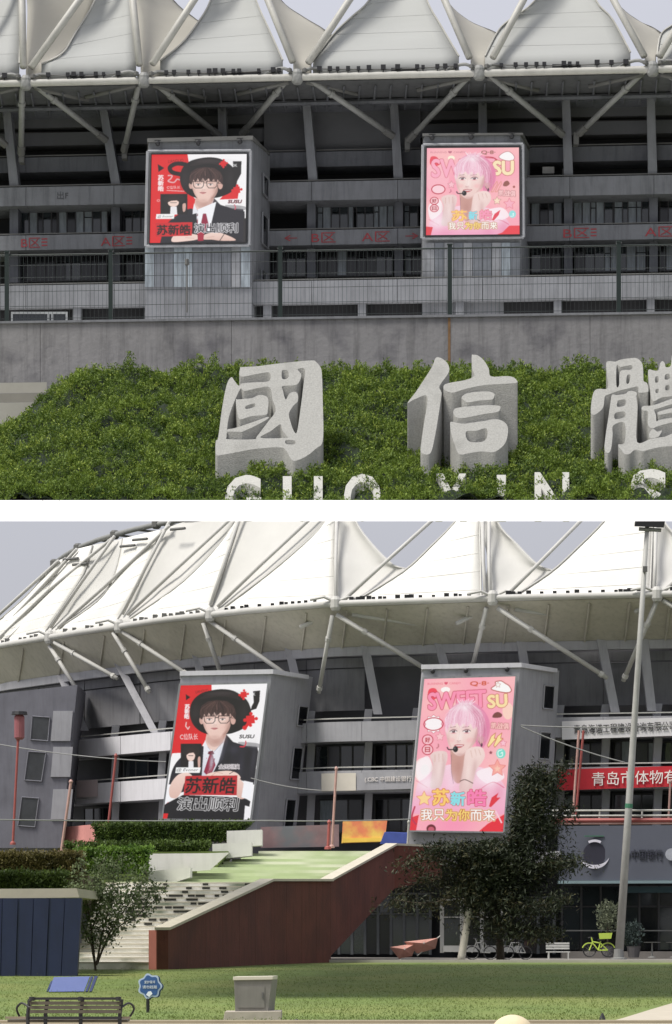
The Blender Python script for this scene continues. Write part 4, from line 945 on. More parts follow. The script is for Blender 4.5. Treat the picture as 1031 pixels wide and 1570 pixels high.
clump = np.array([mnoise.noise(Vector((x * 5.2, y * 5.2, 7))) + .5 * mnoise.noise(Vector((x * 1.3, y * 1.3, 2))) for x, y in zip(hx, hy)])
ppx = CX + hx * F / hy
near = np.zeros(N_, bool)
for a_, b_ in ((341, 405), (430, 499), (523, 589), (664, 720), (760, 778), (816, 877), (964, 1028)): near |= (ppx > a_) & (ppx < b_)
near &= (hy < 71.05) & (rng.random(N_) < .85)
keep = (clump > -.3) & ~near; HP = np.stack([hx, hy, hz + clump * .3], 1)[keep]
leaves('foliage', HP, .062, JUN, hedge, 4, up=.9, wide=.42, jit=.5)
tip = HP[(clump[keep] > .12)][::3]
leaves('foliage', tip + np.array([0, 0, .04]), .055, JUN_L, hedge, 4, up=1.2, wide=.42, jit=.4)
ex = rng.uniform(-8.4, 8.4, 5200); ey = rng.uniform(70.44, 70.8, 5200); epx = CX + ex * F / ey; ek = np.ones(5200, bool)
for a_, b_ in ((341, 405), (430, 499), (523, 589), (664, 720), (760, 778), (816, 877), (964, 1028)): ek &= ~((epx > a_) & (epx < b_) & (rng.random(5200) < .9))
leaves('foliage', np.stack([ex, ey, np.array([max(hedge_z(x, y), 10.8) for x, y in zip(ex, ey)]) - .02], 1)[ek], .062, JUN, hedge, 4, up=.9, wide=.42, jit=.5)

# ------------------------------------------------------------------ stone characters on the bank
def face_map(z0x, z0y, sc, py_b, Y0, tan):
    zb = EYE + (HZ - py_b) * Y0 / F
    def f(p):
        px, py = z0x + p[0] / sc, z0y + p[1] / sc
        Y = (zb - Y0 * tan - EYE) / ((HZ - py) / F - tan)
        return W(px, py, Y)
    return f
def stone(name, loops, fm, drop, m=GRANITE, smooth=True, parent=None):
    cu = bpy.data.curves.new('t', 'CURVE'); cu.dimensions = '2D'; cu.fill_mode = 'FRONT'
    for lp in loops:
        pts = cr(lp, 4, True) if smooth else lp
        sp = cu.splines.new('POLY'); sp.points.add(len(pts) - 1)
        for k, p in enumerate(pts): sp.points[k].co = (p[0] * .01, -p[1] * .01, 0, 1)
        sp.use_cyclic_u = True
    o = bpy.data.objects.new('t', cu); C.objects.link(o); dg = bpy.context.evaluated_depsgraph_get(); me = o.evaluated_get(dg).to_mesh()
    V = [(v.co.x * 100, -v.co.y * 100) for v in me.vertices]; Fc = [tuple(p.vertices) for p in me.polygons]; o.evaluated_get(dg).to_mesh_clear()
    bpy.data.objects.remove(o); bpy.data.curves.remove(cu)
    return raise_face(name, V, Fc, fm, drop, m, parent)
def raise_face(name, V, Fc, fm, drop, m, parent):
    off = wloc(parent) if parent is not None else Vector((0, 0, 0))
    bm = bmesh.new(); vs = [bm.verts.new(fm(v) - off) for v in V]
    for f in Fc:
        try: bm.faces.new([vs[i] for i in f])
        except ValueError: pass
    bmesh.ops.remove_doubles(bm, verts=bm.verts, dist=.0005)
    r = bmesh.ops.extrude_face_region(bm, geom=bm.faces[:]); ev = [e for e in r['geom'] if isinstance(e, bmesh.types.BMVert)]
    for v in ev: v.co.z = max(v.co.z + off.z - drop, 10.5 + .24 * (v.co.y + off.y - 70)) - off.z
    bmesh.ops.recalc_face_normals(bm, faces=bm.faces)
    me = bpy.data.meshes.new(name); bm.to_mesh(me); bm.free(); me.materials.append(m)
    o = bpy.data.objects.new(name, me); C.objects.link(o); o.parent = parent; return o
G_GUO = [
 [(288, 118), (300, 112), (420, 105), (600, 82), (820, 62), (860, 75), (890, 110), (903, 165), (910, 400), (914, 600), (902, 690), (862, 722), (790, 780), (700, 818), (664, 794), (640, 750), (590, 715), (400, 728), (250, 755), (150, 772), (105, 768), (104, 670), (122, 640), (150, 430), (185, 250), (220, 188), (245, 215), (276, 252), (305, 234), (400, 226), (506, 216), (508, 154), (420, 162), (291, 182)],
 [(603, 138), (645, 138), (650, 190), (605, 200)],
 [(720, 128), (775, 128), (765, 240), (740, 440), (715, 600), (690, 590), (665, 520), (655, 460), (690, 400), (720, 370), (722, 320), (700, 298), (660, 310), (630, 355), (610, 290), (607, 255), (700, 248), (730, 225), (748, 170)],
 [(632, 662), (698, 664), (698, 692), (634, 690)],
 [(590, 542), (604, 585), (640, 632), (630, 645), (440, 644), (520, 592)],
 [(290, 275), (320, 292), (420, 270), (510, 265), (530, 350), (555, 440), (500, 520), (412, 636), (396, 655), (200, 655), (185, 630), (200, 500), (240, 380)],
 [(255, 360), (275, 355), (375, 345), (430, 322), (480, 330), (500, 360), (495, 440), (480, 470), (380, 480), (310, 500), (280, 500), (265, 450)],
 [(330, 405), (395, 385), (395, 410), (335, 428)],
 [(190, 582), (250, 570), (400, 520), (488, 488), (500, 497), (420, 545), (300, 600), (230, 625), (195, 612)]]
G_XIN = [
 [(300, 98), (330, 93), (370, 115), (400, 150), (408, 195), (385, 240), (330, 320), (345, 365), (345, 400), (315, 600), (290, 740), (268, 830), (245, 858), (205, 855), (182, 835), (185, 780), (210, 600), (235, 450), (222, 392), (130, 425), (78, 452), (140, 370), (220, 250), (275, 160)],
 [(585, 80), (600, 72), (635, 78), (680, 115), (720, 180), (738, 242), (860, 240), (915, 250), (942, 275), (940, 292), (850, 300), (700, 310), (560, 335), (450, 368), (410, 366), (370, 350), (362, 328), (375, 305), (430, 290), (540, 270), (605, 238), (590, 180)],
 [(505, 408), (540, 380), (620, 365), (720, 362), (762, 378), (765, 395), (745, 425), (650, 432), (560, 448), (530, 435)],
 [(440, 520), (460, 495), (540, 482), (700, 470), (800, 475), (812, 495), (790, 522), (680, 540), (540, 568), (480, 570), (448, 550)],
 [(415, 615), (430, 602), (500, 615), (560, 612), (700, 592), (770, 580), (830, 595), (868, 635), (870, 700), (850, 770), (800, 820), (750, 842), (660, 835), (560, 850), (510, 860), (475, 845), (450, 780), (425, 700)],
 [(540, 680), (620, 672), (705, 655), (690, 750), (565, 757)]]
G_TI = [
 [(325, 190), (335, 160), (370, 155), (420, 160), (470, 140), (600, 122), (650, 135), (690, 190), (698, 300), (702, 355), (735, 375), (748, 430), (744, 463), (700, 468), (650, 468), (644, 410), (540, 430), (450, 452), (350, 488), (312, 510), (300, 600), (270, 650), (210, 692), (175, 680), (172, 620), (185, 520), (210, 450), (260, 432), (320, 435), (345, 405), (335, 300)],
 [(430, 200), (470, 212), (580, 195), (575, 240), (468, 256), (455, 395), (428, 400)], [(535, 298), (568, 295), (555, 372), (528, 375)],
 [(370, 560), (380, 500), (400, 488), (430, 495), (520, 482), (545, 458), (600, 455), (634, 478), (628, 510), (640, 600), (637, 700), (635, 966), (760, 940), (830, 925), (920, 910), (990, 880), (1100, 850), (1100, 980), (988, 1005), (880, 1015), (760, 1040), (690, 1060), (640, 1045), (600, 1050), (560, 1085), (510, 1085), (480, 1050), (446, 992), (510, 970), (510, 775), (396, 800), (390, 900), (375, 1030), (350, 1075), (320, 1065), (308, 1020), (320, 900), (350, 700)],
 [(440, 560), (450, 548), (520, 540), (512, 598), (436, 612)], [(418, 675), (510, 662), (510, 715), (415, 735)],
 [(745, 270), (760, 238), (800, 248), (850, 245), (865, 180), (890, 155), (915, 180), (925, 215), (972, 200), (985, 100), (1020, 70), (1100, 70), (1120, 280), (1100, 480), (985, 505), (880, 520), (810, 555), (780, 530), (765, 430)],
 [(820, 312), (850, 310), (848, 362), (818, 368)], [(822, 440), (850, 432), (850, 468), (822, 472)], [(920, 288), (960, 285), (962, 330), (915, 338)], [(922, 402), (958, 395), (958, 440), (920, 445)], [(1015, 270), (1050, 265), (1050, 320), (1015, 322)], [(1015, 385), (1050, 380), (1050, 425), (1015, 430)],
 [(680, 630), (700, 605), (780, 600), (880, 570), (988, 530), (1100, 500), (1100, 560), (988, 585), (860, 625), (808, 642), (826, 700), (830, 756), (860, 745), (988, 720), (1100, 700), (1100, 760), (988, 770), (920, 785), (830, 812), (800, 828), (755, 812), (742, 760), (745, 660), (700, 650)],
 [(840, 675), (860, 660), (988, 625), (1100, 600), (1100, 655), (985, 670), (880, 690), (850, 690)],
 [(755, 900), (775, 850), (805, 838), (840, 862), (885, 850), (860, 900), (838, 916), (780, 928)]]
TAN = 1.25
for nm, G, zx, zy, sc, cat, lab, cy in (('stone_character', G_GUO, 310, 540, 4.91, 'stone character', 'boxy speckled granite character with enclosed strokes, leftmost on the green bank', 706),
                                ('stone_character', G_XIN, 610, 530, 5.155, 'stone character', 'open two part granite character in the middle of the green bank', 700),
                                ('stone_character', G_TI, 880, 530, 6.543, 'stone character', 'dense granite character cut off by the right edge of the view, on the green bank', 700)):
    o = stone(nm, G, face_map(zx, zy, sc, cy, 72.2, TAN), 2.0); tag(o, lab, cat, 'large granite characters on the bank')
for ch, x0, x1, y0, y1, lab in (('G', 345, 401, 728, 800, 'low white stone letter G below the leftmost granite character'), ('U', 434, 495, 730, 800, 'low white stone letter U, to the right of the letter G'), ('O', 527, 585, 726, 800, 'low white stone letter O, between U and X on the bank'),
                                ('X', 668, 716, 726, 800, 'low white stone letter X below the middle granite character'), ('I', 762, 776, 728, 800, 'thin white stone letter I half grown over, between X and N'), ('N', 820, 873, 724, 800, 'low white stone letter N on the bank, right of the I'), ('S', 968, 1024, 719, 795, 'low white stone letter S near the right edge of the view')):
    v, t = text_tris(ch, .02); lo, hi = v.min(0), v.max(0)
    V = [(x0 + (p[0] - lo[0]) / (hi[0] - lo[0]) * (x1 - x0), y1 - (p[1] - lo[1]) / (hi[1] - lo[1]) * (y1 - y0)) for p in v]
    o = raise_face('stone_letter', V, [tuple(int(i) for i in f) for f in t], face_map(0, 0, 1, 767, 70.8, 1.0), .5, mat('granite_pale', srgb((172, 172, 166)), .85, .15, 26, bump=.3, bscale=40), None)
    tag(o, lab, 'stone letter', 'low stone letters along the foot of the bank')
# ------------------------------------------------------------------ ground
GRASS = mat('lawn_grass', srgb((98, 116, 54)), .95, .25, 1.2, bump=.4, bscale=9, col2=srgb((116, 124, 64)), c2scale=.35, c2lo=.42, c2hi=.65, stretch=(.6, .22, 1))
PAVE = mat('pavement_beige', srgb((176, 168, 152)), .9, .1, 3, bump=.1)
ASPH = mat('forecourt_paving', srgb((120, 116, 112)), .9, .12, 1.5)
def sheet(name, pts, z, m): return obj(name, MB().ngon([(x, y, z) for x, y in pts]), m, kind='structure')
sheet('ground', [(-900, -300), (900, -300), (900, 1500), (-900, 1500)], 0.0, mat('ground_far', srgb((110, 112, 96)), .95, .15, .05))
sheet('lawn', [(-60, 53.6), (60, 53.6), (60, 143), (-60, 143)], .004, GRASS)
sheet('forecourt', [(-70, 143.6), (70, 143.6), (70, 172), (-70, 172)], .008, ASPH)
obj('kerb', MB().box(-2, 60, 143, 143.6, 0, .12), mat('kerb_stone', srgb((176, 172, 164)), .9, .1), kind='structure')
sheet('pavement', [(-60, 20), (60, 20), (60, 53.2), (-60, 53.2)], .008, PAVE)
obj('lawn_edging', MB().box(-60, 60, 53.2, 53.6, 0, .06), mat('edging_stone', srgb((150, 140, 118)), .9, .15), kind='structure')
g = lambda px, py: (W(px, py, EYE * F / (py - HZ)).x, EYE * F / (py - HZ))
sheet('path', [g(915, 1572), g(955, 1562), g(1000, 1548), g(1034, 1538), g(1200, 1500), g(1400, 1500), g(1300, 1572)], .012, PAVE)

# ------------------------------------------------------------------ far stadium (lower view)
YLX = [-200, 6, 120, 250, 380, 504, 760, 1031, 1250]; YLY = [209, 189, 181, 173.5, 168.5, 165, 162, 160, 158.5]
def YL(px): return float(np.interp(px, YLX, YLY))
def L(px, z, dy=0.0):
    Y = YL(px) + dy; return Vector(((px - CX) * Y / F, Y, z))
def Lq(px, py, dy=0.0): return W(px, py, YL(px) + dy)
def cstrip(px0, px1, z0, z1, dy0, dy1, step=30, mb=None, lean=0.0):
    n = max(1, int(math.ceil((px1 - px0) / step))); xs = np.linspace(px0, px1, n + 1); b = mb or MB(); vs = []
    for x in xs:
        a = L(x, z1, dy0); k = Vector((0, dy1 - dy0, 0)); c = Vector((a.x, a.y, z0)); vs += [a, c, c + k, a + k]
    fs = [(0, 1, 2, 3), tuple(4 * n + i for i in (3, 2, 1, 0))]
    for i in range(n):
        for j in range(4): fs.append((4 * i + j, 4 * i + (j + 1) % 4, 4 * i + 4 + (j + 1) % 4, 4 * i + 4 + j))
    return b.add(vs, fs)
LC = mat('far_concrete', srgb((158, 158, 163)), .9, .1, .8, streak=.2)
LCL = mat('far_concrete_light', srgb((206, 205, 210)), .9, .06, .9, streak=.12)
LCD = mat('far_concrete_dark', srgb((112, 112, 120)), .9, .14, .8, streak=.2)
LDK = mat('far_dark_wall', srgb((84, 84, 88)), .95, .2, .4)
LST = mat('far_steel', srgb((180, 179, 175)), .6, .08, 2)
LSO = mat('far_soffit', srgb((176, 172, 160)), .9, .18, .35, stretch=(.6, 1, 1), streak=.2)
LMW = mat('far_membrane_white', (.80, .79, .75), .8, .05, .4, trans=.15)
LMS = mat('far_membrane_side', srgb((216, 215, 211)), .8, .06, .4, trans=.3)
fs_ = thing('stadium', 'curving stadium with bright white tented roof standing behind the lawn and red wall', 'stadium', (0, 166, 0))
def fp_(name, *a, m=LC, **k): return obj(name, cstrip(*a, **k), m, fs_)
ze = 17.9
obj('eave_tube', MB().tube([L(x, ze) for x in range(-160, 1240, 20)], .17, 10), LST, fs_, smooth=True)
rows = []
for t, z in ((0.1, 17.75), (.8, 17.35), (1.8, 16.75), (3.0, 16.0), (3.4, 15.85)): rows.append([L(x, z, t) for x in range(-160, 1240, 20)])
obj('soffit', MB().grid(rows), LSO, fs_, solid=.06)
for x in range(-150, 1240, 62): obj('soffit_rib', MB().tube([L(x, 17.55, .3), L(x - 4, 16.62, 1.8), L(x - 8, 15.75, 3.3)], .06, 4), LSO, fs_)
obj('inner_beam', cstrip(-160, 1240, 15.5, 15.95, 3.0, 3.6), LC, fs_)
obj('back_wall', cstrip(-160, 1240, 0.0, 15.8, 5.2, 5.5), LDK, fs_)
LPN = mat('far_upper_wall', srgb((112, 112, 116)), .95, .2, .5, streak=.3)
xs = [-160, -40, 60, 130, 215, 300, 390, 470, 560, 674, 800, 925, 1050, 1240]
for x0, x1 in zip(xs[:-1], xs[1:]):
    if not (560 <= x0 < 640): obj('wall_panel', cstrip(x0 + .6, x1 - .6, 12.75, 14.9, 4.0, 4.3), LPN, fs_)
    obj('wall_panel', cstrip(x0 + .6, x1 - .6, 14.96, 15.45, 3.9, 4.2), LPN, fs_)
# parapets (cast panels), openings, piers
jn = [-160, -60, 30, 115, 185, 262, 330, 400, 470, 555, 640, 720, 850, 925, 1000, 1075, 1240]
for x0, x1 in zip(jn[:-1], jn[1:]):
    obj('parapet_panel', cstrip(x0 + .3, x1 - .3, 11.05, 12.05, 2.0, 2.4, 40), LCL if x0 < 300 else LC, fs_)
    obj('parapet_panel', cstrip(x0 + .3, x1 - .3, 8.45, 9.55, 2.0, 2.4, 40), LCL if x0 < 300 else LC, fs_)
obj('floor_slab', cstrip(-160, 1240, 11.05, 11.3, 2.4, 5.2), LC, fs_); obj('floor_slab', cstrip(-160, 1240, 8.45, 8.7, 2.4, 5.2), LC, fs_)
obj('handrail', cstrip(-160, 1240, 12.2, 12.26, 2.1, 2.16), LST, fs_); obj('handrail', cstrip(-160, 1240, 9.7, 9.76, 2.1, 2.16), LST, fs_)
for x in (60, 178, 250, 420, 478, 566, 640, 762, 860, 930, 1010, 1090):
    for z0, z1 in ((9.55, 11.05), (6.4, 8.45), (12.05, 12.75)):
        b = MB(); a, c = L(x, z1, 3.2), L(x - 3, z0, 3.2); w = Vector((.2, 0, 0)); k = Vector((0, .5, 0)); f = [a - w, a + w, c + w, c - w]; obj('pier', b.hexa(f, [p + k for p in f]), LC, fs_)
# glazing in the openings
def lwin(x0, x1, z0, z1, dy, cnt, pale=.3):
    fr = MB(); cstrip(x0, x1, z0, z0 + .07, dy, dy + .1, mb=fr); cstrip(x0, x1, z1 - .07, z1, dy, dy + .1, mb=fr); xs = np.linspace(x0, x1, cnt + 1)
    for x in xs: a = L(x, z0, dy); fr.box(a.x - .035, a.x + .035, a.y - .02, a.y + .1, z0 + .07, z1 - .07)
    f = obj('window', fr, FRAME_D, fs_)
    for a, c in zip(xs[:-1], xs[1:]):
        p, q = L(a + 1.2, z0 + .08, dy + .04), L(c - 1.2, z1 - .08, dy + .04)
        piece('pane', f, (p + q) / 2, ((q - p).xy.length, .03, q.z - p.z), random.choices((GLASS_P, GLASS, GLASS_D), (pale, .4, .3))[0], (0, 0, math.atan2(q.y - p.y, q.x - p.x)))
for a in ((190, 246, 9.6, 10.9, 4.0, 3, .0), (484, 560, 9.6, 11.0, 4.2, 4, .05), (575, 640, 9.6, 11.0, 4.2, 4, .05), (866, 925, 9.7, 11.0, 4.2, 3, .1), (936, 970, 9.7, 11.0, 4.2, 2, .2), (975, 1050, 9.75, 10.9, 4.0, 4, 1.0), (130, 172, 6.6, 8.3, 4.2, 3, .1), (490, 556, 6.4, 8.2, 4.2, 3, .3), (575, 636, 6.4, 8.2, 4.2, 3, .1), (870, 925, 6.8, 8.3, 4.2, 3, .1), (940, 1050, 6.8, 8.3, 4.2, 5, .1)): lwin(*a)
# slanting upper columns
for (x0, y0, x1, y1) in ((559, 985, 580, 1095), (672, 982, 700, 1090), (798, 978, 815, 1080), (920, 970, 944, 1092), (441, 985, 462, 1075), (300, 1000, 312, 1050), (180, 1015, 240, 1128), (93, 1035, 130, 1120), (985, 962, 1000, 1090)):
    a, c = Lq(x0, y0, 3.0), Lq(x1, y1, 2.6); w = Vector((.22, 0, 0)); k = Vector((0, .45, 0)); f = [a - w, a + w, c + w, c - w]
    obj('column', MB().hexa(f, [p + k for p in f]), LC, fs_)
def lbr(x0, y0, x1, y1, d0=.1, d1=2.0, r=.12, m=LST, name='brace', col=True):
    a, c = Lq(x0, y0, d0), Lq(x1, y1, d1); o = obj(name, MB().tube([a, c], r, 8), m, fs_, smooth=True)
    if col:
        dv = (c - a).normalized() * .1
        for t in (.3, .94): q = a.lerp(c, t); obj('collar', MB().tube([q - dv, q + dv], r * 1.35, 8), m, o)
for a in ((510, 944, 489, 1062), (516, 942, 660, 1030), (746, 932, 724, 1026), (763, 932, 932, 1040), (1008, 920, 956, 1044), (1016, 920, 1130, 990), (312, 955, 340, 1036), (322, 952, 450, 1042), (174, 970, 230, 1062), (184, 966, 290, 1036), (76, 990, 120, 1060), (84, 985, 180, 1040)): lbr(*a)
for a in ((540, 942, 650, 958), (700, 956, 745, 934), (790, 934, 890, 948), (205, 965, 300, 973), (350, 950, 445, 960), (90, 985, 180, 990), (975, 938, 1000, 922), (460, 962, 500, 944)): lbr(*a, d0=.6, d1=1.8, r=.11, name='soffit_strut', col=False)
LN = [-130, -20, 76, 183, 323, 515, 756, 1008, 1250]
for nd in LN[1:-1]:
    c = L(nd, ze); obj('node_hub', MB().lathe(c, [(.2, -.35), (.28, -.2), (.28, .2), (.16, .38)], 10), LST, fs_)
    for s in (-1, 1): obj('node_arm', MB().tube([c + Vector((s * .15, 0, .15)), c + Vector((s * .6, -.05, .34)), c + Vector((s * 1.3, 0, .2))], .08, 6), LST, fs_)
def lz(y, px): return .3 + max(0, (EYE + (HZ - y) * YL(px) / F) - 17.9) * .8
def lloft(A, B, n=14, m=8, sag=0.0, back=0.0):
    A = cr(A, 5); B = cr(B, 5)
    def res(c):
        c = np.array(c); Ln = np.concatenate([[0], np.cumsum(np.linalg.norm(np.diff(c, axis=0), axis=1))]); t = np.linspace(0, Ln[-1], n); return np.stack([np.interp(t, Ln, c[:, k]) for k in range(2)], 1)
    A, B = res(A), res(B); rows = []
    for i in range(n):
        r = []
        for k in range(m + 1):
            p = A[i] + (B[i] - A[i]) * k / m; r.append(Lq(p[0], p[1], lz(p[1], p[0]) + (sag * math.sin(math.pi * k / m) + back * math.sin(math.pi * k / m)) * min(1, i / 3)))
        rows.append(r)
    a, c = A[0][0], B[0][0]; rows.insert(0, [L(a + (c - a) * k / m, 18.02, .1) for k in range(m + 1)])
    return MB().grid(rows)
LS = [
 ([(-70, 1010), (-30, 975), (40, 915), (85, 862)], [(6, 985), (50, 940), (85, 885), (98, 856)]),
 ([(-14, 988), (30, 950), (70, 900), (118, 842)], [(70, 968), (100, 925), (128, 880), (142, 836)]),
 ([(86, 965), (151, 921), (176, 880), (188, 826)], [(180, 950), (212, 895), (232, 850), (248, 812)]),
 ([(200, 948), (282, 891), (348, 820), (372, 770)], [(322, 934), (344, 870), (366, 800), (372, 770)]),
 ([(345, 930), (429, 866), (499, 800), (520, 740)], [(512, 926), (514, 860), (516, 800), (522, 740)]),
 ([(540, 924), (617, 877), (660, 838), (699, 798), (745, 735)], [(738, 918), (737, 860), (737, 800), (748, 735)]),
 ([(784, 916), (843, 878), (885, 840), (926, 799), (980, 735)], [(997, 908), (999, 860), (1000, 800), (990, 735)]),
 ([(1026, 908), (1080, 870), (1130, 830), (1170, 790), (1220, 735)], [(1240, 900), (1242, 860), (1244, 800), (1236, 735)])]
for Lc, Rc in LS:
    o = obj('membrane_sheet', lloft(Lc, Rc, sag=-.3), LMW, fs_, smooth=True, solid=.03)
    for k in range(2, 14, 2):
        pts = [o.data.vertices[k * 9 + j].co + Vector((0, -.03, 0)) + fs_.location for j in range(9)]; obj('seam', MB().tube(pts, .009, 4), LMW, fs_)
    for c in (Lc, Rc): obj('edge_cable', MB().tube([Lq(x, y, lz(y, x) - .1) for x, y in cr(c, 4)], .05, 5), LST, fs_)
# side sheets folding back between neighbouring tents
for (Lc, Rc), (L2, R2) in zip(LS[:4], LS[1:5]):
    obj('membrane_side_sheet', lloft(Rc, L2, back=.5, m=10), LMS, fs_, smooth=True, solid=.03)
SKY_ = [(([(512, 926), (514, 860), (516, 800), (522, 740)]), ([(545, 928), (625, 880), (602, 866), (571, 835), (546, 800), (524, 740)])),
        (([(738, 918), (748, 860), (737, 800), (748, 735)]), ([(790, 920), (850, 882), (824, 866), (793, 835), (763, 800), (750, 735)])),
        (([(997, 908), (999, 860), (1000, 800), (990, 735)]), ([(1030, 912), (1090, 872), (1066, 855), (1035, 820), (1016, 795), (992, 735)]))]
for Lc, Rc in SKY_:
    obj('membrane_side_sheet', lloft(Lc, Rc, n=24, back=.6, m=8), LMS, fs_, smooth=True, solid=.03)
    obj('edge_cable', MB().tube([Lq(x, y, lz(y, x) + .1) for x, y in cr(Rc, 4)], .06, 5), LST, fs_)
for pts in (((515, 926), (515, 860), (517, 780)), ((745, 916), (741, 860), (740, 780)), ((752, 916), (750, 860), (750, 780)), ((1003, 908), (1005, 860), (1006, 780)), ((521, 926), (600, 854), (680, 782)), ((776, 914), (832, 858), (905, 784)),
            ((1020, 905), (1080, 850), (1140, 790)), ((323, 928), (345, 860), (372, 780)), ((334, 930), (400, 866), (490, 782)), ((188, 942), (222, 873), (262, 796)), ((196, 942), (270, 873), (362, 788)), ((78, 962), (125, 893), (176, 822)), ((90, 962), (160, 900), (260, 806)),
            ((-15, 985), (55, 910), (118, 842)), ((0, 978), (75, 905), (172, 826)), ((-100, 1020), (-10, 950), (90, 860))):
    obj('mast_strut', MB().tube([Lq(x, y, lz(y, x) * .9 - .2) for x, y in pts], .095, 8), LST, fs_, smooth=True)
ring = [(84, 864), (100, 852), (120, 840), (150, 828), (176, 820), (205, 812), (240, 804), (290, 795), (350, 785), (420, 770)]
obj('ring_tube', MB().tube([Lq(x, y, lz(y, x) + .3) for x, y in ring], .15, 8), STEEL_G, fs_, smooth=True)
obj('ring_tube', MB().tube([Lq(x + 6, y + 12, lz(y, x) + 1.2) for x, y in ring], .13, 8), STEEL_G, fs_, smooth=True)
for k, (x, y) in enumerate(ring[:-1]):
    if k % 2 == 0:
        p = Lq(x, y, lz(y, x) + .3); obj('ring_joint', MB().lathe(p, [(.16, -.25), (.26, -.15), (.26, .15), (.16, .25)], 8), STEEL_D, fs_)
    x2, y2 = ring[k + 1]; obj('ring_strut', MB().tube([Lq(x, y, lz(y, x) + .3), Lq(x2 + 6, y2 + 12, lz(y2, x2) + 1.2)], .07, 5), STEEL_D, fs_)
for (x, y) in ((98, 858), (112, 866), (185, 838), (204, 828), (262, 812)): obj('ring_bracket', MB().tube([Lq(x, y, 3), Lq(x + 22, y - 2, 3)], .08, 5), STEEL_D, fs_)
for a, c in zip(LN[1:-1], LN[2:]):
    x = a + 24
    while x < c - 18:
        p = L(x, ze + .15, .05); s = random.uniform(.8, 1.3)
        if 0 < x < 1040: obj('floodlight', MB().box(p.x - .1 * s, p.x + .1 * s, p.y, p.y + .15, p.z, p.z + .16 * s), FLOOD if a > 200 else STEEL_D, fs_)
        x += random.choice((7, 10, 14, 20))
# pylons carrying the tall screens
pylon([(278, 1033), (417, 1030), (392, 1290), (246, 1290)], (480, 452), ((.72, .95, .18, .3), (.7, .93, .43, .62), (.66, .9, .74, .92)), 165.2, m=LC, parent=fs_, Yb=3.4)
pylon([(649, 1023), (798, 1021), (776, 1300), (624, 1300)], (858, 842), ((.62, .88, .09, .22), (.6, .86, .35, .5), (.56, .8, .62, .76)), 160.4, m=LC, parent=fs_, Yb=3.0)
for (x0, x1, y, Y) in ((276, 419, 1029, 165.1), (646, 800, 1019, 160.3)):
    obj('coping', MB().hexa([W(x0, y, Y), W(x1, y - 3, Y), W(x1, y + 4, Y), W(x0, y + 7, Y)], [W(x0, y, Y + 2.5), W(x1 + 55, y + 6, Y + 2.5), W(x1 + 55, y + 12, Y + 2.5), W(x0, y + 12, Y + 2.5)]), LCL, fs_)
for (x, y) in ((664, 1029), (715, 1028), (778, 1026)): obj('bracket_lamp', MB().lathe(W(x, y, 160.1), [(.06, 0), (.12, .05), (.12, .2), (.05, .26)], 8, 'y'), FLOOD, fs_)
# left stair tower
tf = [W(-60, 1070, 178), W(119, 1050, 178), W(93, 1300, 178), W(-70, 1300, 178)]
tw = obj('stair_tower', MB().hexa(tf, [p + Vector((0, 6, 0)) for p in tf]), LCD, fs_)
for q in (((50, 1098), (77, 1100), (74, 1136), (47, 1134)), ((44, 1152), (71, 1154), (64, 1198), (38, 1196)), ((34, 1222), (60, 1224), (54, 1268), (28, 1266))):
    fr = MB(); c4 = [W(x, y, 177.95) for x, y in q]
    for i in range(4): fr.tube([c4[i], c4[(i + 1) % 4]], .035, 4)
    w = obj('window', fr, LCD, tw); obj('pane', MB().hexa([W(x, y, 177.96) for x, y in q], [W(x, y, 177.995) for x, y in q]), mat('tower_window_dim', srgb((62, 64, 68)), .4, .4, 1), w)
for y0 in (1090, 1145, 1210):  # shallow pilaster fins beside the window column
    c = [W(82, y0, 177.9), W(112, y0, 177.9), W(108, y0 + 46, 177.9), W(78, y0 + 46, 177.9)]; obj('wall_panel', MB().hexa(c, [p + Vector((0, .095, 0)) for p in c]), LC, tw)
# podium edge and ground floor
obj('podium_slab', cstrip(-160, 860, 4.7, 5.3, -.5, 5.2), LC, fs_)
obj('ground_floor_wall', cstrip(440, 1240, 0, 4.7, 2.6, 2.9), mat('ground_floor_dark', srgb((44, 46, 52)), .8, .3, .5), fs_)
SIGNB = mat('sign_band_grey', srgb((86, 90, 102)), .55, .06, .6)
for x0, x1 in ((857, 958), (958, 1060), (1060, 1240)): obj('sign_board', cstrip(x0 + .2, x1 - .2, 3.85, 6.55, -.2, 1.0, 200), SIGNB, fs_)
obj('sign_ledge', cstrip(857, 1240, 3.7, 3.84, -.35, 1.0), mat('sign_ledge_teal', srgb((120, 140, 146)), .5, .1), fs_)
obj('canopy', cstrip(960, 1240, 3.25, 3.55, .3, 1.6), mat('canopy_teal', srgb((40, 66, 74)), .6, .1), fs_)
def shop(x0, x1, z0, z1, dy, cnt, fm, pale=.1, fw=.05):
    fr = MB(); xs = np.linspace(x0, x1, cnt + 1)
    for x in xs: a = L(x, z0, dy); fr.box(a.x - fw, a.x + fw, a.y - .03, a.y + .12, z0, z1)
    cstrip(x0, x1, z1, z1 + .1, dy, dy + .12, mb=fr)
    for zz in (z0 + (z1 - z0) * .68,): cstrip(x0, x1, zz - .03, zz + .03, dy - .01, dy + .1, mb=fr)
    f = obj('shop_window', fr, fm, fs_)
    for a, c in zip(xs[:-1], xs[1:]):
        for h0, h1 in ((z0, z0 + (z1 - z0) * .67), (z0 + (z1 - z0) * .69, z1)):
            p, q = L(a + 2, h0 + .03, dy + .05), L(c - 2, h1 - .03, dy + .05)
            piece('pane', f, (p + q) / 2, ((q - p).xy.length, .03, q.z - p.z), random.choices((GLASS_P, GLASS, GLASS_D), (pale, .6, .4))[0], (0, 0, math.atan2(q.y - p.y, q.x - p.x)))
WHF = mat('door_frame_white', srgb((206, 206, 202)), .6, .05)
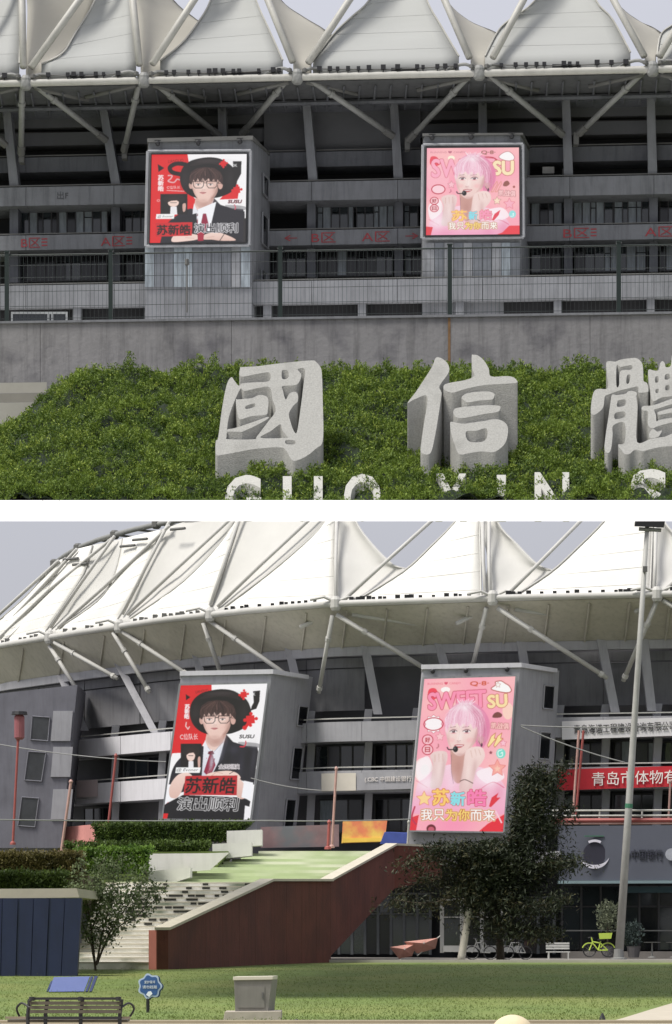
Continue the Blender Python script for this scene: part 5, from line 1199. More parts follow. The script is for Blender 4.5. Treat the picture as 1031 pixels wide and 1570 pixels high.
shop(500, 660, .15, 3.2, 2.2, 8, mat('door_frame_grey', srgb((92, 96, 100)), .6, .1), .04, .07); shop(678, 770, .25, 2.9, 2.0, 3, WHF, .15, .1); shop(776, 850, .2, 3.0, 2.1, 3, mat('door_frame_grey', srgb((92, 96, 100)), .6, .1), .1, .07)
shop(862, 1040, .4, 3.6, 1.8, 6, FRAME_D, .03, .05); shop(1042, 1240, .4, 3.6, 1.8, 6, FRAME_D, .03)
for x0, x1 in ((680, 734), (738, 800)): obj('door_sill', cstrip(x0, x1, .3, .62, 1.7, 1.9), WHF, fs_)
obj('shop_rail', cstrip(862, 1240, 1.35, 1.41, 1.2, 1.26), STEEL_G, fs_); obj('shop_plinth', cstrip(862, 1240, .0, .35, .8, 1.8), ASPH, fs_)

# tall LED screens
s3 = screen('led_screen', 'tall leaning lit screen of a person in black hat, above the low hedges', [(277.5, 1051), (410, 1048), (383.5, 1257), (250, 1255)], 164.9, poster_hat(True), .25, FR_G, 3.0)
s4 = screen('led_screen', 'tall leaning lit pink screen of a pink haired person, behind the dark conifer', [(651, 1041), (790.5, 1037), (771.5, 1275), (628.5, 1273)], 160.1, poster_pink(True), .25, FR_G, 2.5)
# ------------------------------------------------------------------ banners and signs on the far stadium
def banner(name, label, cat, x0, x1, y0a, y1a, y0b, y1b, dy, m, th=.08):
    """x0..x1 with top/bottom at the left (a) and right (b)"""
    f = [Lq(x0, y0a, dy), Lq(x1, y0b, dy), Lq(x1, y1b, dy), Lq(x0, y1a, dy)]
    return tag(obj(name, MB().hexa(f, [p + Vector((0, th, 0)) for p in f]), m), label, cat), f
BW = mat('banner_white', srgb((214, 212, 214)), .7, .05, 1); BR = mat('banner_red', srgb((186, 36, 48)), .7, .08, 1, streak=.1)
t = thing('banner', 'long white banner with black characters on the upper parapet, beside the lamp mast', 'banner', Lq(1000, 1130, 1.9), 'parapet banners')
f = [Lq(862, 1106, 1.85), Lq(1140, 1096, 1.85), Lq(1140, 1124, 1.85), Lq(862, 1134, 1.85)]; obj('cloth', MB().hexa(f, [p + Vector((0, .08, 0)) for p in f]), BW, t)
text_on('青岛海诺工程建设咨询有限公司分公司', [Lq(880, 1111.5, 1.83), Lq(1070, 1104, 1.83), Lq(1070, 1118, 1.83), Lq(880, 1126, 1.83)], .02, .02, 'lettering', mat('ink_black', (.03, .03, .035), .7), t)
t = thing('banner', 'red banner with white characters on the lower parapet, behind the lamp mast', 'banner', Lq(1000, 1209, 1.9), 'parapet banners')
f = [Lq(855, 1180, 1.85), Lq(1140, 1171, 1.85), Lq(1140, 1202, 1.85), Lq(855, 1212, 1.85)]; obj('cloth', MB().hexa(f, [p + Vector((0, .08, 0)) for p in f]), BR, t)
WT = mat('lettering_white', srgb((232, 226, 222)), .7)
text_on('青岛市体物有限', [Lq(908, 1184, 1.83), Lq(1062, 1179, 1.83), Lq(1062, 1200, 1.83), Lq(908, 1205, 1.83)], .02, .02, 'lettering', WT, t)
t = thing('banner', 'grey banner with small white lettering on the parapet between the two tall screens', 'banner', Lq(600, 1210, 1.9), 'parapet banners')
f = [Lq(547, 1185, 1.85), Lq(640, 1182, 1.85), Lq(640, 1209, 1.85), Lq(547, 1212, 1.85)]; obj('cloth', MB().hexa(f, [p + Vector((0, .08, 0)) for p in f]), LC, t)
text_on('(.CBC 中国建设银行)', [Lq(560, 1191, 1.83), Lq(634, 1189.5, 1.83), Lq(634, 1199, 1.83), Lq(560, 1200, 1.83)], .02, .02, 'lettering', WT, t)
banner('banner', 'small blank cream banner on the parapet, right of the tall hat screen', 'banner', 493, 546, 1186, 1213, 1185, 1212, 1.84, mat('banner_cream', srgb((208, 202, 190)), .8, .05))[0]['group'] = 'parapet banners'
banner('banner', 'small pinkish blank banner at the left end of the mid parapet', 'banner', 118, 150, 1197, 1223, 1195, 1221, 1.84, mat('banner_pinkish', srgb((206, 190, 190)), .8, .05))[0]['group'] = 'parapet banners'
t = thing('hoarding_banner', 'orange and yellow hoarding banner above the red brick wall', 'banner', Lq(558, 1293, -1.2))
f = [Lq(526, 1259, -1.2), Lq(594, 1258, -1.2), Lq(590, 1291, -1.2), Lq(524, 1293, -1.2)]; obj('cloth', MB().hexa(f, [p + Vector((0, .06, 0)) for p in f]), mat('banner_orange', srgb((220, 128, 88)), .7, .12, 1.5, col2=srgb((232, 196, 96)), c2scale=.7, c2lo=.45, c2hi=.6), t)
f = [Lq(527, 1285, -1.26), Lq(591, 1284, -1.26), Lq(590, 1290, -1.26), Lq(525, 1292, -1.26)]; obj('hem', MB().hexa(f, [p + Vector((0, .05, 0)) for p in f]), mat('banner_yellow', srgb((236, 198, 84)), .7, .1), t)
f = [Lq(590, 1276, -1.4), Lq(632, 1278, -1.4), Lq(630, 1293, -1.4), Lq(583, 1294, -1.4)]
tag(obj('tarpaulin', MB().hexa(f, [p + Vector((0, .5, .05)) for p in f]), mat('tarp_blue', srgb((60, 78, 150)), .6, .15, 3)), 'small blue tarpaulin beside the orange hoarding banner', 'tarpaulin')
# round emblem and lettering on the grey sign board
t = thing('round_emblem', 'round dark emblem with white rim on the grey sign board', 'emblem', Lq(912, 1333, -.3))
c = Lq(912, 1309, -.32)
obj('disc', MB().lathe(c, [(.56, 0), (.56, .06)], 28, 'y'), mat('emblem_dark', srgb((48, 48, 62)), .6, .1), t)
def arc(c, r0, r1, a0, a1, n=18, th=.05, taper=True):
    b = MB(); A = np.radians(np.linspace(a0, a1, n)); ins = []; outs = []
    for i, a in enumerate(A):
        k = math.sin(math.pi * i / (n - 1)) if taper else 1; r = r1 - (r1 - r0) * max(k, .08); ins.append(c + Vector((r * math.cos(a), 0, r * math.sin(a)))); outs.append(c + Vector((r1 * math.cos(a), 0, r1 * math.sin(a))))
    for i in range(n - 1): f = [outs[i], outs[i + 1], ins[i + 1], ins[i]]; b.hexa(f, [p + Vector((0, th, 0)) for p in f])
    return b
WE = mat('emblem_white', srgb((226, 224, 236)), .5)
obj('rim', arc(c + Vector((0, -.07, 0)), .55, .74, 200, 342), WE, t); obj('rim', arc(c + Vector((0, -.07, 0)), .58, .7, 62, 118, taper=False), WE, t)
obj('stripe', MB().box(c.x - .5, c.x + .45, c.y - .04, c.y + .1, c.z + .84, c.z + .9), mat('emblem_green', srgb((70, 110, 92)), .6), t)
t = thing('sign_lettering', 'raised dark lettering on the grey sign board, right of the lamp mast', 'lettering', Lq(990, 1320, -.3))
text_on('●中国银行', [Lq(957, 1302, -.22), Lq(1016, 1302, -.22), Lq(1016, 1317, -.22), Lq(957, 1317, -.22)], .03, .05, 'lettering', mat('lettering_dark', srgb((52, 54, 68)), .6), t)
t = thing('round_emblem', 'small white round emblem on the sign board, cut by the right edge of the view', 'emblem', Lq(1029, 1320, -.3))
obj('disc', MB().lathe(Lq(1030, 1310, -.32), [(.3, 0), (.3, .06)], 20, 'y'), mat('emblem_pale', srgb((170, 174, 184)), .6, .2, 4), t)

# ------------------------------------------------------------------ red stepped wall, stairs, planters, hedges
BRK = mat('brick_red_render', srgb((96, 54, 45)), .9, .2, .7, streak=.3, bump=.2, col2=srgb((72, 42, 38)), c2scale=.45, c2lo=.5, c2hi=.8)
BRK_LIT = mat('brick_red_lit_end', srgb((150, 92, 80)), .9, .12, 1.5)  # lighter copy of the wall red, painting the light on its left end
CAP = mat('cap_stone_pale', srgb((190, 184, 168)), .85, .08, 2)
rw = thing('stair_wall', 'tall brick red wall with pale coping running up beside the green stairs', 'wall', W(240, 1487, 119.6))
top = [(240, 1426, 119.5), (400, 1351, 135), (493, 1351, 143), (592, 1296, 156), (665, 1299, 158)]
bot = [(236, 1488), (400, 1483), (493, 1476), (560, 1400), (640, 1345)]
for i in range(4):
    (x0, y0, Y0), (x1, y1, Y1) = top[i], top[i + 1]
    nseg = max(1, round(abs(x1 - x0) / 26))
    for k in range(nseg):
        t0, t1 = k / nseg, (k + 1) / nseg; A = W(x0, y0, Y0).lerp(W(x1, y1, Y1), t0); B = W(x0, y0, Y0).lerp(W(x1, y1, Y1), t1)
        if i < 2: za = zb = -.02
        else:
            C0, C1 = W(bot[i][0], bot[i][1], Y0), W(bot[i + 1][0], bot[i + 1][1], Y1); za = C0.z + (C1.z - C0.z) * t0; zb = C0.z + (C1.z - C0.z) * t1
            if i == 2: za = 0.3 + (3.4 - .3) * t0; zb = .3 + (3.4 - .3) * t1
            else: za = 3.4 + .5 * t0; zb = 3.4 + .5 * t1
        g_ = (B - A).normalized() * .009; dn = Vector((.42, .25, 0))
        f = [A + g_, B - g_, Vector((B.x, B.y, zb)) - g_, Vector((A.x, A.y, za)) + g_]; obj('wall_panel', MB().hexa(f, [p + dn for p in f]), BRK, rw)
    A, B = W(x0, y0, Y0) + Vector((-.06, -.05, .003)), W(x1, y1, Y1) + Vector((-.0, -.05, .003)); dn = Vector((.55, .33, 0)); u = Vector((0, 0, .1))
    f = [A + u, B + u, B, A]; obj('coping', MB().hexa(f, [p + dn for p in f]), CAP, rw)
A = W(240, 1426, 119.5); f = [A + Vector((-.3, .35, 0)), A + Vector((-.004, -.02, 0)), Vector((A.x - .004, A.y - .02, 0)), Vector((A.x - .3, A.y + .35, 0))]; obj('end_pier', MB().hexa(f, [p + Vector((.2, .3, 0)) for p in f]), BRK_LIT, rw)

stair = thing('staircase', 'wide pale outdoor stairs climbing to the podium beside the red wall', 'stairs', W(180, 1487, 121))
ST = mat('stair_stone_pale', srgb((232, 230, 224)), .85, .1, 1.5, col2=srgb((158, 164, 148)), c2scale=.8, c2lo=.5, c2hi=.7)
STG = mat('stair_turf_green', srgb((184, 196, 158)), .9, .14, .8, col2=srgb((208, 212, 190)), c2scale=.5, stretch=(.5, 1, 1))
def lerp(a, b_, t): return a + (b_ - a) * t
n1 = 20
for k in range(n1):
    t = k / n1; t2 = (k + 1) / n1; Y0, Y1 = lerp(120.4, 136.5, t), lerp(120.4, 136.5, t2); z1 = .12 + (3.42 - .12) * t2; lx, rx = lerp(112, 165, t), lerp(243, 408, t)
    a = (lx - CX) * Y0 / F; c = min((rx - CX) * Y0 / F, W(*top[0][:2], top[0][2]).lerp(W(*top[1][:2], top[1][2]), min(max((Y0 - 119.5) / 15.5, 0), 1)).x + .1)
    o = obj('step', MB().box(a, c, Y0, Y1 + .02, 0 if k < 2 else z1 - .5, z1), ST, stair)
    obj('nosing', MB().box(a, c, Y0 - .03, Y0 - .002, z1 - .045, z1 + .002), CAP, o)
n2 = 11
for k in range(n2):
    t = k / n2; t2 = (k + 1) / n2; Y0, Y1 = lerp(143, 160, t), lerp(143, 160, t2); z1 = 3.5 + (5.25 - 3.5) * t2; lx, rx = lerp(262, 410, t), lerp(500, 594, t)
    obj('step', MB().box((lx - CX) * Y0 / F, (rx - CX) * Y0 / F, Y0, Y1 + .02, z1 - .4, z1), STG, stair)
obj('landing', MB().box((170 - CX) * 137 / F, (404 - CX) * 140 / F, 136.52, 143.1, 3.0, 3.46), STG, stair)
for k in range(95):
    t = random.random() ** .7; r = int(n1 * (.42 + .56 * t)); t_ = r / n1; Y0 = lerp(120.4, 136.5, t_); z1 = .12 + 3.3 * (r + 1) / n1; x = lerp(lerp(120, 225, t_) + 38 * (1 - t_), lerp(243, 400, t_) - 8, random.random())
    piece('anti_slip_tile', stair, ((x - CX) * Y0 / F, Y0 - .035, z1 - .08), (random.uniform(.14, .36), .03, .09), mat('tile_dark', srgb((46, 46, 40)), .8, .2))
PLW = mat('planter_white', srgb((214, 212, 210)), .8, .05, 1.5, streak=.1)
def blk(q, Y, d, m, name, parent=None):
    f = [W(x, y, Y) for x, y in q]; return obj(name, MB().hexa(f, [p + Vector((0, d, 0)) for p in f]), m, parent)
pl = thing('planter', 'stepped white planter blocks at the head of the stairs beside the low hedges', 'planter', W(300, 1340, 148))
blk([(326, 1294), (386, 1291), (386, 1312), (326, 1318)], 152, 2, PLW, 'block', pl); blk([(348, 1274), (402, 1272), (402, 1296), (348, 1300)], 155.5, 2, PLW, 'block', pl)
blk([(228, 1309), (330, 1308), (330, 1324), (228, 1340)], 144, 3, PLW, 'block', pl); blk([(292, 1309), (352, 1307), (322, 1334), (292, 1336)], 143.6, .3, PLW, 'block', pl)
blk([(228, 1336), (292, 1330), (292, 1345), (228, 1366)], 141, 2, PLW, 'block', pl)
cp = blk([(-60, 1363), (118, 1362), (122, 1376), (-60, 1378)], 108, 12, CAP, 'planter_coping'); tag(cp, 'pale coping strip along the top of the blue hoarding', 'coping')
hd = thing('hoarding', 'dark blue sheet hoarding leaning at the left end of the lawn', 'hoarding', W(40, 1497, 104))
HB_ = mat('hoarding_blue', srgb((30, 40, 74)), .5, .12, 1.5, streak=.2)
xs = [-70, -32, 4, 28, 52, 76, 100, 126]
for x0, x1 in zip(xs[:-1], xs[1:]):
    e0, e1 = x0 - (x0 + 70) * .036, x1 - (x1 + 70) * .036; q = [(x0 + .5, 1377), (x1 - .5, 1377), (e1 - .5, 1497.6), (e0 + .5, 1497.6)]; blk(q, 104.0 + (.03 if xs.index(x0) % 2 else 0), .08, HB_, 'hoarding_panel', hd)
blk([(-70, 1377), (119, 1377), (112, 1497), (-70, 1497)], 104.2, 2.2, HB_, 'side_return', hd)

HG = leaf_mat('hedge_leaf_green', srgb((40, 58, 26)), srgb((92, 112, 48)), 1.5)
HGB = leaf_mat('hedge_leaf_brownish', srgb((62, 62, 34)), srgb((116, 106, 62)), 1.5)
def hedge_box(label, q, Y, d, m, dens=900, parts='hedge'):
    xs_ = [p[0] for p in q]; t = thing('hedge', label, 'hedge', W(sum(xs_) / 4, q[2][1], Y + d / 2), 'low clipped hedges below the tall hat screen')
    f = [W(x, y, Y) for x, y in q]; s = .12
    obj('branches', MB().hexa([f[0] + Vector((s, s, -s)), f[1] + Vector((-s, s, -s)), f[2] + Vector((-s, s, 0)), f[3] + Vector((s, s, 0))], [f[0] + Vector((s, d - s, -s)), f[1] + Vector((-s, d - s, -s)), f[2] + Vector((-s, d - s, 0)), f[3] + Vector((s, d - s, 0))]), HEDGE_SHADE, t)
    n = dens; u = rng.random(n); v = rng.random(n); w = rng.random(n); F4 = np.array([tuple(p) for p in f])
    TOP = F4[0] + (F4[1] - F4[0]) * u[:, None]; BOT = F4[3] + (F4[2] - F4[3]) * u[:, None]; P = TOP + (BOT - TOP) * v[:, None]; P[:, 1] += .08
    k = rng.random(n) < .35; P[k] = TOP[k]; P[k, 1] += w[k] * d; P[:, 2] += rng.normal(size=n) * .04 + np.array([.09 * mnoise.noise(Vector((x * 1.2, y, 3))) for x, y in zip(P[:, 0], P[:, 1])])
    leaves('foliage', P, .13, m, t, 4, up=.4, wide=.5, jit=.4); return t
hedge_box('clipped green hedge directly under the tall hat screen', [(140, 1264), (386, 1261), (350, 1289), (146, 1291)], 158, 2.2, HG, 1900)
hedge_box('narrow dark green hedge strip, below the hedge under the tall hat screen', [(98, 1294), (322, 1293), (322, 1307), (98, 1310)], 153, 1.6, HG, 1400)
hedge_box('brownish hedge at the left edge, upper row above the blue hoarding', [(-50, 1310), (126, 1309), (130, 1340), (-50, 1342)], 134, 2.5, HGB, 1900)
hedge_box('dark green hedge at the left edge, just above the blue hoarding', [(-50, 1341), (100, 1340), (104, 1363), (-50, 1364)], 128, 2, HG, 1500)
sh = hedge_box('bright loose shrub at the right end of the brownish hedge', [(112, 1304), (232, 1300), (226, 1338), (112, 1340)], 139, 2, leaf_mat('shrub_leaf_bright', srgb((52, 84, 30)), srgb((120, 150, 60)), 2), 1300)
sh.name = 'shrub'; sh['category'] = 'shrub'; del sh['group']
# terraced earth behind the hoarding that carries the hedges
blk([(-70, 1368), (112, 1368), (104, 1480), (-70, 1480)], 122, 5, mat('terrace_soil', srgb((90, 84, 68)), .95, .2), 'terrace')['kind'] = 'structure'
blk([(-70, 1342), (135, 1342), (135, 1400), (-70, 1400)], 136, 6, bpy.data.materials['terrace_soil'], 'terrace')['kind'] = 'structure'
blk([(-70, 1309), (350, 1305), (320, 1350), (-70, 1360)], 150, 8, mat('terrace_grass', srgb((94, 110, 56)), .95, .2, 1), 'terrace')['kind'] = 'structure'
b = MB()
for x0, x1 in ((97, 168),): b.hexa([Lq(x0, 1268, -3), Lq(x1, 1262, -3), Lq(x1, 1290, -3), Lq(x0, 1300, -3)], [Lq(x0, 1268, -2.9), Lq(x1, 1262, -2.9), Lq(x1, 1290, -2.9), Lq(x0, 1300, -2.9)])
PK = mat('pink_panel', srgb((196, 134, 128)), .8, .15, 1.5, streak=.15)
tag(obj('fence_board', b, PK), 'pink board fence at the left end of the hedges', 'board fence', 'pink board fences along the podium')
bb = blk([(400, 1268), (520, 1264), (520, 1298), (400, 1300)], 161.0, .1, mat('pink_grey_panel', srgb((138, 112, 116)), .8, .3, .7, col2=srgb((110, 112, 118)), c2scale=.5), 'fence_board'); tag(bb, 'faded pink and grey board fence between the planter and the orange banner', 'board fence', 'pink board fences along the podium')

# ------------------------------------------------------------------ poles, ropes, mast
def rope(label, pts, r=.035, m=None, name='rope', cat='rope', sag=0.0):
    P = [W(*p) for p in pts]
    if len(P) == 2: P = [P[0].lerp(P[1], t) + Vector((0, 0, -sag * 4 * t * (1 - t))) for t in np.linspace(0, 1, 9)]
    return tag(obj(name, MB().tube(P, r, 6), m or STEEL_G), label, cat, 'ropes strung in front of the far stadium')
rope('pale rope from the left edge to the pink screen post at the stair tower', [(-40, 1134, 172), (255, 1168, 164)], .03, sag=.2)
rope('pale rope from the left hat screen towards the white banner end', [(385, 1193, 164), (492, 1212, 163)], .03, sag=.1)
rope('upper pale rope from the pink screen along the white banner', [(799, 1112, 158), (1060, 1111, 156)], .03, sag=.12)
rope('slanting pale rope from the pink screen down to the lamp mast', [(799, 1114, 158), (958, 1169, 157)], .035, sag=.12)
rope('thin pale rail wire over the low hedges', [(-40, 1256, 157), (420, 1258, 158)], .035, sag=.05)
rope('thin pale rail wire over the pink board fence', [(400, 1258, 158), (630, 1256, 159)], .035, sag=.05)
REDP = mat('pole_red', srgb((150, 76, 72)), .6, .15, 4); REDL = mat('pole_pale_red', srgb((176, 140, 132)), .6, .15, 4)
def pole(label, x0, y0, x1, y1, Y, r, m, name='pole', extra=None):
    t = thing(name, label, 'pole', W(x1, y1, Y), 'thin poles in front of the far stadium'); obj('shaft', MB().tube([W(x0, y0, Y), W(x1, y1, Y)], r, 8), m, t); p = W(x1, y1, Y); obj('foot', MB().lathe(p, [(r * 2.4, 0), (r * 2.2, .1), (r * 1.1, .16)], 8), m, t)
    q = W(x0, y0, Y); obj('finial', MB().lathe(q, [(r * 1.3, 0), (r * 1.5, .06), (r * .5, .16)], 8), m, t); return t
pole('thin pinkish pole at the right edge of the stair tower', 109, 1200, 94, 1308, 158, .07, REDL); pole('thin pale red pole left of the tall hat screen', 178, 1160, 166, 1268, 160, .06, REDP)
pole('thin pole between the white and grey banners, with red top', 516, 1180, 509, 1300, 158, .06, REDL); pole('short red pole left of the orange banner', 505, 1262, 503, 1302, 157.5, .07, REDP)
pole('thin pale pole just left of the pink screen foot', 627, 1262, 625, 1305, 157, .05, STEEL_W); pole('thin pale red pole under the red banner at the right edge', 1028, 1200, 1025, 1262, 157.5, .05, REDL)
t = pole('red lantern pole with a dark cap at the left edge', 28, 1136, 20, 1295, 158, .06, REDP); c = W(30, 1134, 158)
obj('lantern', MB().lathe(c, [(.16, 0), (.25, .1), (.25, 1.1), (.18, 1.2)], 12), mat('lantern_red', srgb((140, 82, 88)), .6, .1), t); obj('lantern_cap', MB().lathe(c + Vector((0, 0, 1.2)), [(.4, 0), (.36, .16), (.1, .2)], 12), FLOOD, t)
t = thing('scaffold', 'red and white pipe frame standing on the sign board under the red banner', 'scaffold', W(884, 1262, 157.8))
for x0, x1, m in ((895, 882, REDP), (888, 878, REDL)): obj('upright', MB().tube([W(x0, 1120, 157.8), W(x1, 1262, 157.8)], .06, 8), m, t)
for y, m in ((1243, STEEL_W), (1251, STEEL_W), (1258, REDP), (1263, REDL)): obj('rail', MB().tube([W(846, y, 157.7), W(1120, y - 1, 156)], .055 if m is not REDP else .12, 6), m, t)
for x in (920, 985, 1060): obj('baluster', MB().tube([W(x, 1243, 157.6), W(x - 1, 1264, 157.6)], .045, 6), STEEL_W, t)

lm = thing('lamp_mast', 'tall leaning grey floodlight mast at the edge of the lawn', 'lamp mast', W(949, 1471, 156.5))
a, c = W(949, 1471, 156.5), W(993, 802, 156.5); a.z = 0
obj('shaft', MB().tube([a, a.lerp(c, .35), a.lerp(c, .7), c], .21, 14, r1=.1), mat('mast_grey', srgb((164, 164, 160)), .55, .12, 2, streak=.25), lm, smooth=True)
obj('base_plate', MB().lathe(a, [(.4, 0), (.4, .06), (.25, .1), (.23, .5)], 14), STEEL_G, lm)
obj('lamp_head', MB().hexa([W(975, 789, 156.2), W(1022, 789, 156.2), W(1018, 809, 156.2), W(973, 807, 156.2)], [W(977, 789, 157.2), W(1020, 789, 157.2), W(1017, 806, 157.2), W(975, 804, 157.2)]), FLOOD, lm)
obj('lamp_bracket', MB().tube([W(980, 811, 156.4), W(1014, 813, 156.4)], .09, 8), STEEL_G, lm)
obj('cable_box', MB().hexa([W(986, 868, 156.2), W(993, 868, 156.2), W(993, 877, 156.2), W(986, 877, 156.2)], [W(986, 868, 156.5), W(993, 868, 156.5), W(993, 877, 156.5), W(986, 877, 156.5)]), STEEL_D, lm)
obj('sticker', MB().tube([a.lerp(c, .347), a.lerp(c, .357)], .185, 14), mat('sticker_green', srgb((60, 120, 92)), .6), lm)

# ------------------------------------------------------------------ trees
BARK = mat('bark_dark', srgb((74, 66, 56)), .95, .25, 6, bump=.4); LIME = mat('bark_limewashed', srgb((206, 202, 190)), .9, .12, 5)
CONI = leaf_mat('conifer_needles', srgb((24, 32, 22)), srgb((54, 62, 40)), 1.2, tr=.1); CONB = leaf_mat('conifer_tip_brownish', srgb((44, 44, 30)), srgb((84, 82, 52)), 1.0, tr=.15)
tr_ = thing('conifer_tree', 'large dark shaggy conifer in front of the pink screen and shop doors', 'tree', W(708, 1476, 146))
Yt = 146.0; base = W(707, 1476, Yt); base.z = 0
obj('trunk', MB().tube(cr([base, W(716, 1420, Yt), W(722, 1360, Yt + .1), W(750, 1320, Yt), W(790, 1285, Yt)], 4), .17, 9, r1=.06), BARK, tr_, smooth=True)
obj('limewash', MB().tube(cr([base + Vector((0, 0, .01)), W(715, 1424, Yt), W(719, 1392, Yt)], 4), .185, 9, r1=.15), LIME, tr_, smooth=True)
b2 = W(768, 1470, Yt + 1.2); b2.z = 0
obj('second_trunk', MB().tube(cr([b2, W(766, 1420, Yt + 1.2), W(762, 1360, Yt + 1), W(790, 1280, Yt + 1)], 4), .2, 9, r1=.07), BARK, tr_, smooth=True)
br = [((722, 1360), (690, 1350), (650, 1348), (590, 1392)), ((730, 1340), (690, 1322), (650, 1318), (618, 1326)), ((745, 1310), (720, 1298), (690, 1296), (660, 1300)), ((780, 1290), (806, 1250), (832, 1215), (868, 1170)), ((745, 1300), (790, 1290), (840, 1270), (868, 1232)), ((740, 1330), (790, 1330), (840, 1325), (885, 1318)), ((790, 1270), (806, 1236), (816, 1205), (842, 1193)), ((722, 1380), (770, 1380), (820, 1390), (868, 1376)), ((724, 1350), (700, 1370), (660, 1385), (606, 1380)), ((730, 1400), (770, 1420), (810, 1425), (850, 1430)), ((795, 1260), (808, 1225), (812, 1200), (824, 1178))]
LP, LB = [], []
for k, bb_ in enumerate(br):
    Yo = random.uniform(-1.2, 1.2); pts = [W(x, y, Yt + Yo * i / 3) for i, (x, y) in enumerate(bb_)]; c3 = cr(pts, 10)
    obj('limb', MB().tube(c3[::3] + [c3[-1]], .08, 6, r1=.015), BARK, tr_)
    for i, p in enumerate(c3):
        t = i / len(c3); s = (.55 if k != 3 else .35) * (1.15 - .6 * t)
        for _ in range(int((15 if k in (0, 1, 8) else 34) * (1.2 - .5 * t))):
            d = rng.normal(size=3) * s * np.array([1, 1, .5]); d[2] -= abs(d[0]) * .25; (LB if rng.random() < .2 + .4 * (k in (0, 8, 1)) else LP).append(np.array(p) + d)
for (x, y, rx, ry, n) in ((752, 1312, 46, 38, 1300), (795, 1300, 56, 66, 2000), (824, 1268, 32, 42, 420), (838, 1218, 22, 26, 170), (746, 1356, 46, 44, 1500), (800, 1368, 54, 40, 650), (836, 1200, 30, 18, 120), (700, 1312, 26, 14, 90), (680, 1350, 44, 12, 90), (770, 1420, 40, 26, 180), (850, 1320, 32, 36, 240), (835, 1420, 30, 30, 130), (780, 1345, 60, 40, 800)):
    c = np.array(W(x, y, Yt)); sx, sz = rx * Yt / F, ry * Yt / F
    q = rng.normal(size=(n, 3)); q /= np.linalg.norm(q, axis=1)[:, None]; q *= rng.random((n, 1)) ** .45
    cl = np.array([mnoise.noise(Vector(tuple(v * 2.3 + c))) for v in q]); q = q[cl > -.18]
    LP += list(c + q * np.array([sx, min(sx, sz) * .9, sz]))
def clear(P):   # the crown stays below and beside the lit screen
    P = np.array(P); px = CX + P[:, 0] * F / P[:, 1]; py = HZ - (P[:, 2] - EYE) * F / P[:, 1]
    e = np.abs(rng.normal(size=len(P))) * 9; return P[~((px > 600) & (px < 796 - (py - 1040) * .08 + e) & (py < 1284 + e))]
LP, LB = clear(LP), clear(LB)
leaves('crown', LP, .2, CONI, tr_, 3, up=-.15, wide=.28, jit=.5); leaves('tips', LB, .18, CONB, tr_, 3, up=-.3, wide=.28, jit=.5)
# small tree left
st = thing('young_tree', 'small airy multi stemmed tree in front of the white stairs', 'tree', W(147, 1488, 117))
Y2 = 117.0; b0 = W(147, 1488, Y2); b0.z = 0
SG = leaf_mat('young_tree_leaf', srgb((56, 72, 42)), srgb((128, 142, 104)), 2.2, tr=.2)
pts_ = []
stems = [((147, 1484), (142, 1440), (135, 1390), (125, 1330)), ((148, 1480), (158, 1430), (170, 1380), (178, 1320)), ((149, 1478), (168, 1432), (196, 1388), (226, 1340)), ((146, 1482), (140, 1430), (158, 1380), (150, 1330)), ((150, 1470), (178, 1425), (215, 1400), (246, 1372)), ((146, 1460), (128, 1420), (118, 1390), (108, 1365))]
for k, s_ in enumerate(stems):
    P = [W(x, y, Y2 + random.uniform(-.5, .5) * i / 3) for i, (x, y) in enumerate(s_)]; P[0].z = max(0, P[0].z - .1) if k == 0 else P[0].z; c3 = cr(P, 8)
    obj('stem', MB().tube(c3[::2] + [c3[-1]], .045 if k < 3 else .03, 7, r1=.01), BARK, st)
    for j in range(6, len(c3), 2):
        e = Vector(c3[j]); tw = [e, e + Vector((random.uniform(-.5, .5), random.uniform(-.4, .4), random.uniform(.0, .45)))]
        obj('twig', MB().tube(tw, .012, 4, r1=.004), BARK, st)
        for _ in range(34): pts_.append(np.array(tw[0].lerp(tw[1], random.random())) + rng.normal(size=3) * .16)
q = rng.normal(size=(2700, 3)); q /= np.linalg.norm(q, axis=1)[:, None]; q *= rng.random((2700, 1)) ** .5; c = np.array(W(176, 1372, Y2)); q = c + q * np.array([1.62, 1.1, 1.3])
cl = np.array([mnoise.noise(Vector(tuple(v * 2.6))) for v in q]); pts_ += list(q[cl > .02])
leaves('crown', pts_, .105, SG, st, 2, up=.1, wide=.55, jit=.3)
# shrubs by the shop
for lab, x, y, rx, ry, m, n in (('pale potted shrub left of the lamp mast by the shop glass', 932, 1405, 20, 26, leaf_mat('shrub_leaf_grey', srgb((74, 84, 70)), srgb((140, 146, 120)), 2), 380), ('dark potted shrub right of the lamp mast by the shop glass', 972, 1432, 15, 22, leaf_mat('shrub_leaf_dim', srgb((48, 60, 58)), srgb((96, 110, 106)), 2), 260)):
    t = thing('potted_shrub', lab, 'potted shrub', W(x, 1468, 159.0)); c = np.array(W(x, y, 159.0)); q = rng.normal(size=(n, 3)); q /= np.linalg.norm(q, axis=1)[:, None]; q *= rng.random((n, 1)) ** .5
    leaves('foliage', c + q * np.array([rx, rx, ry]) * 159 / F, .13, m, t, 3, wide=.5); obj('stem', MB().tube([W(x, 1450, 159.0), W(x, y, 159.0)], .04, 6), BARK, t)
    obj('pot', MB().lathe(W(x, 1468, 159.0), [(.25, 0), (.34, .5), (.36, .55), (.3, .55)], 12), mat('pot_grey', srgb((92, 90, 92)), .8), t)

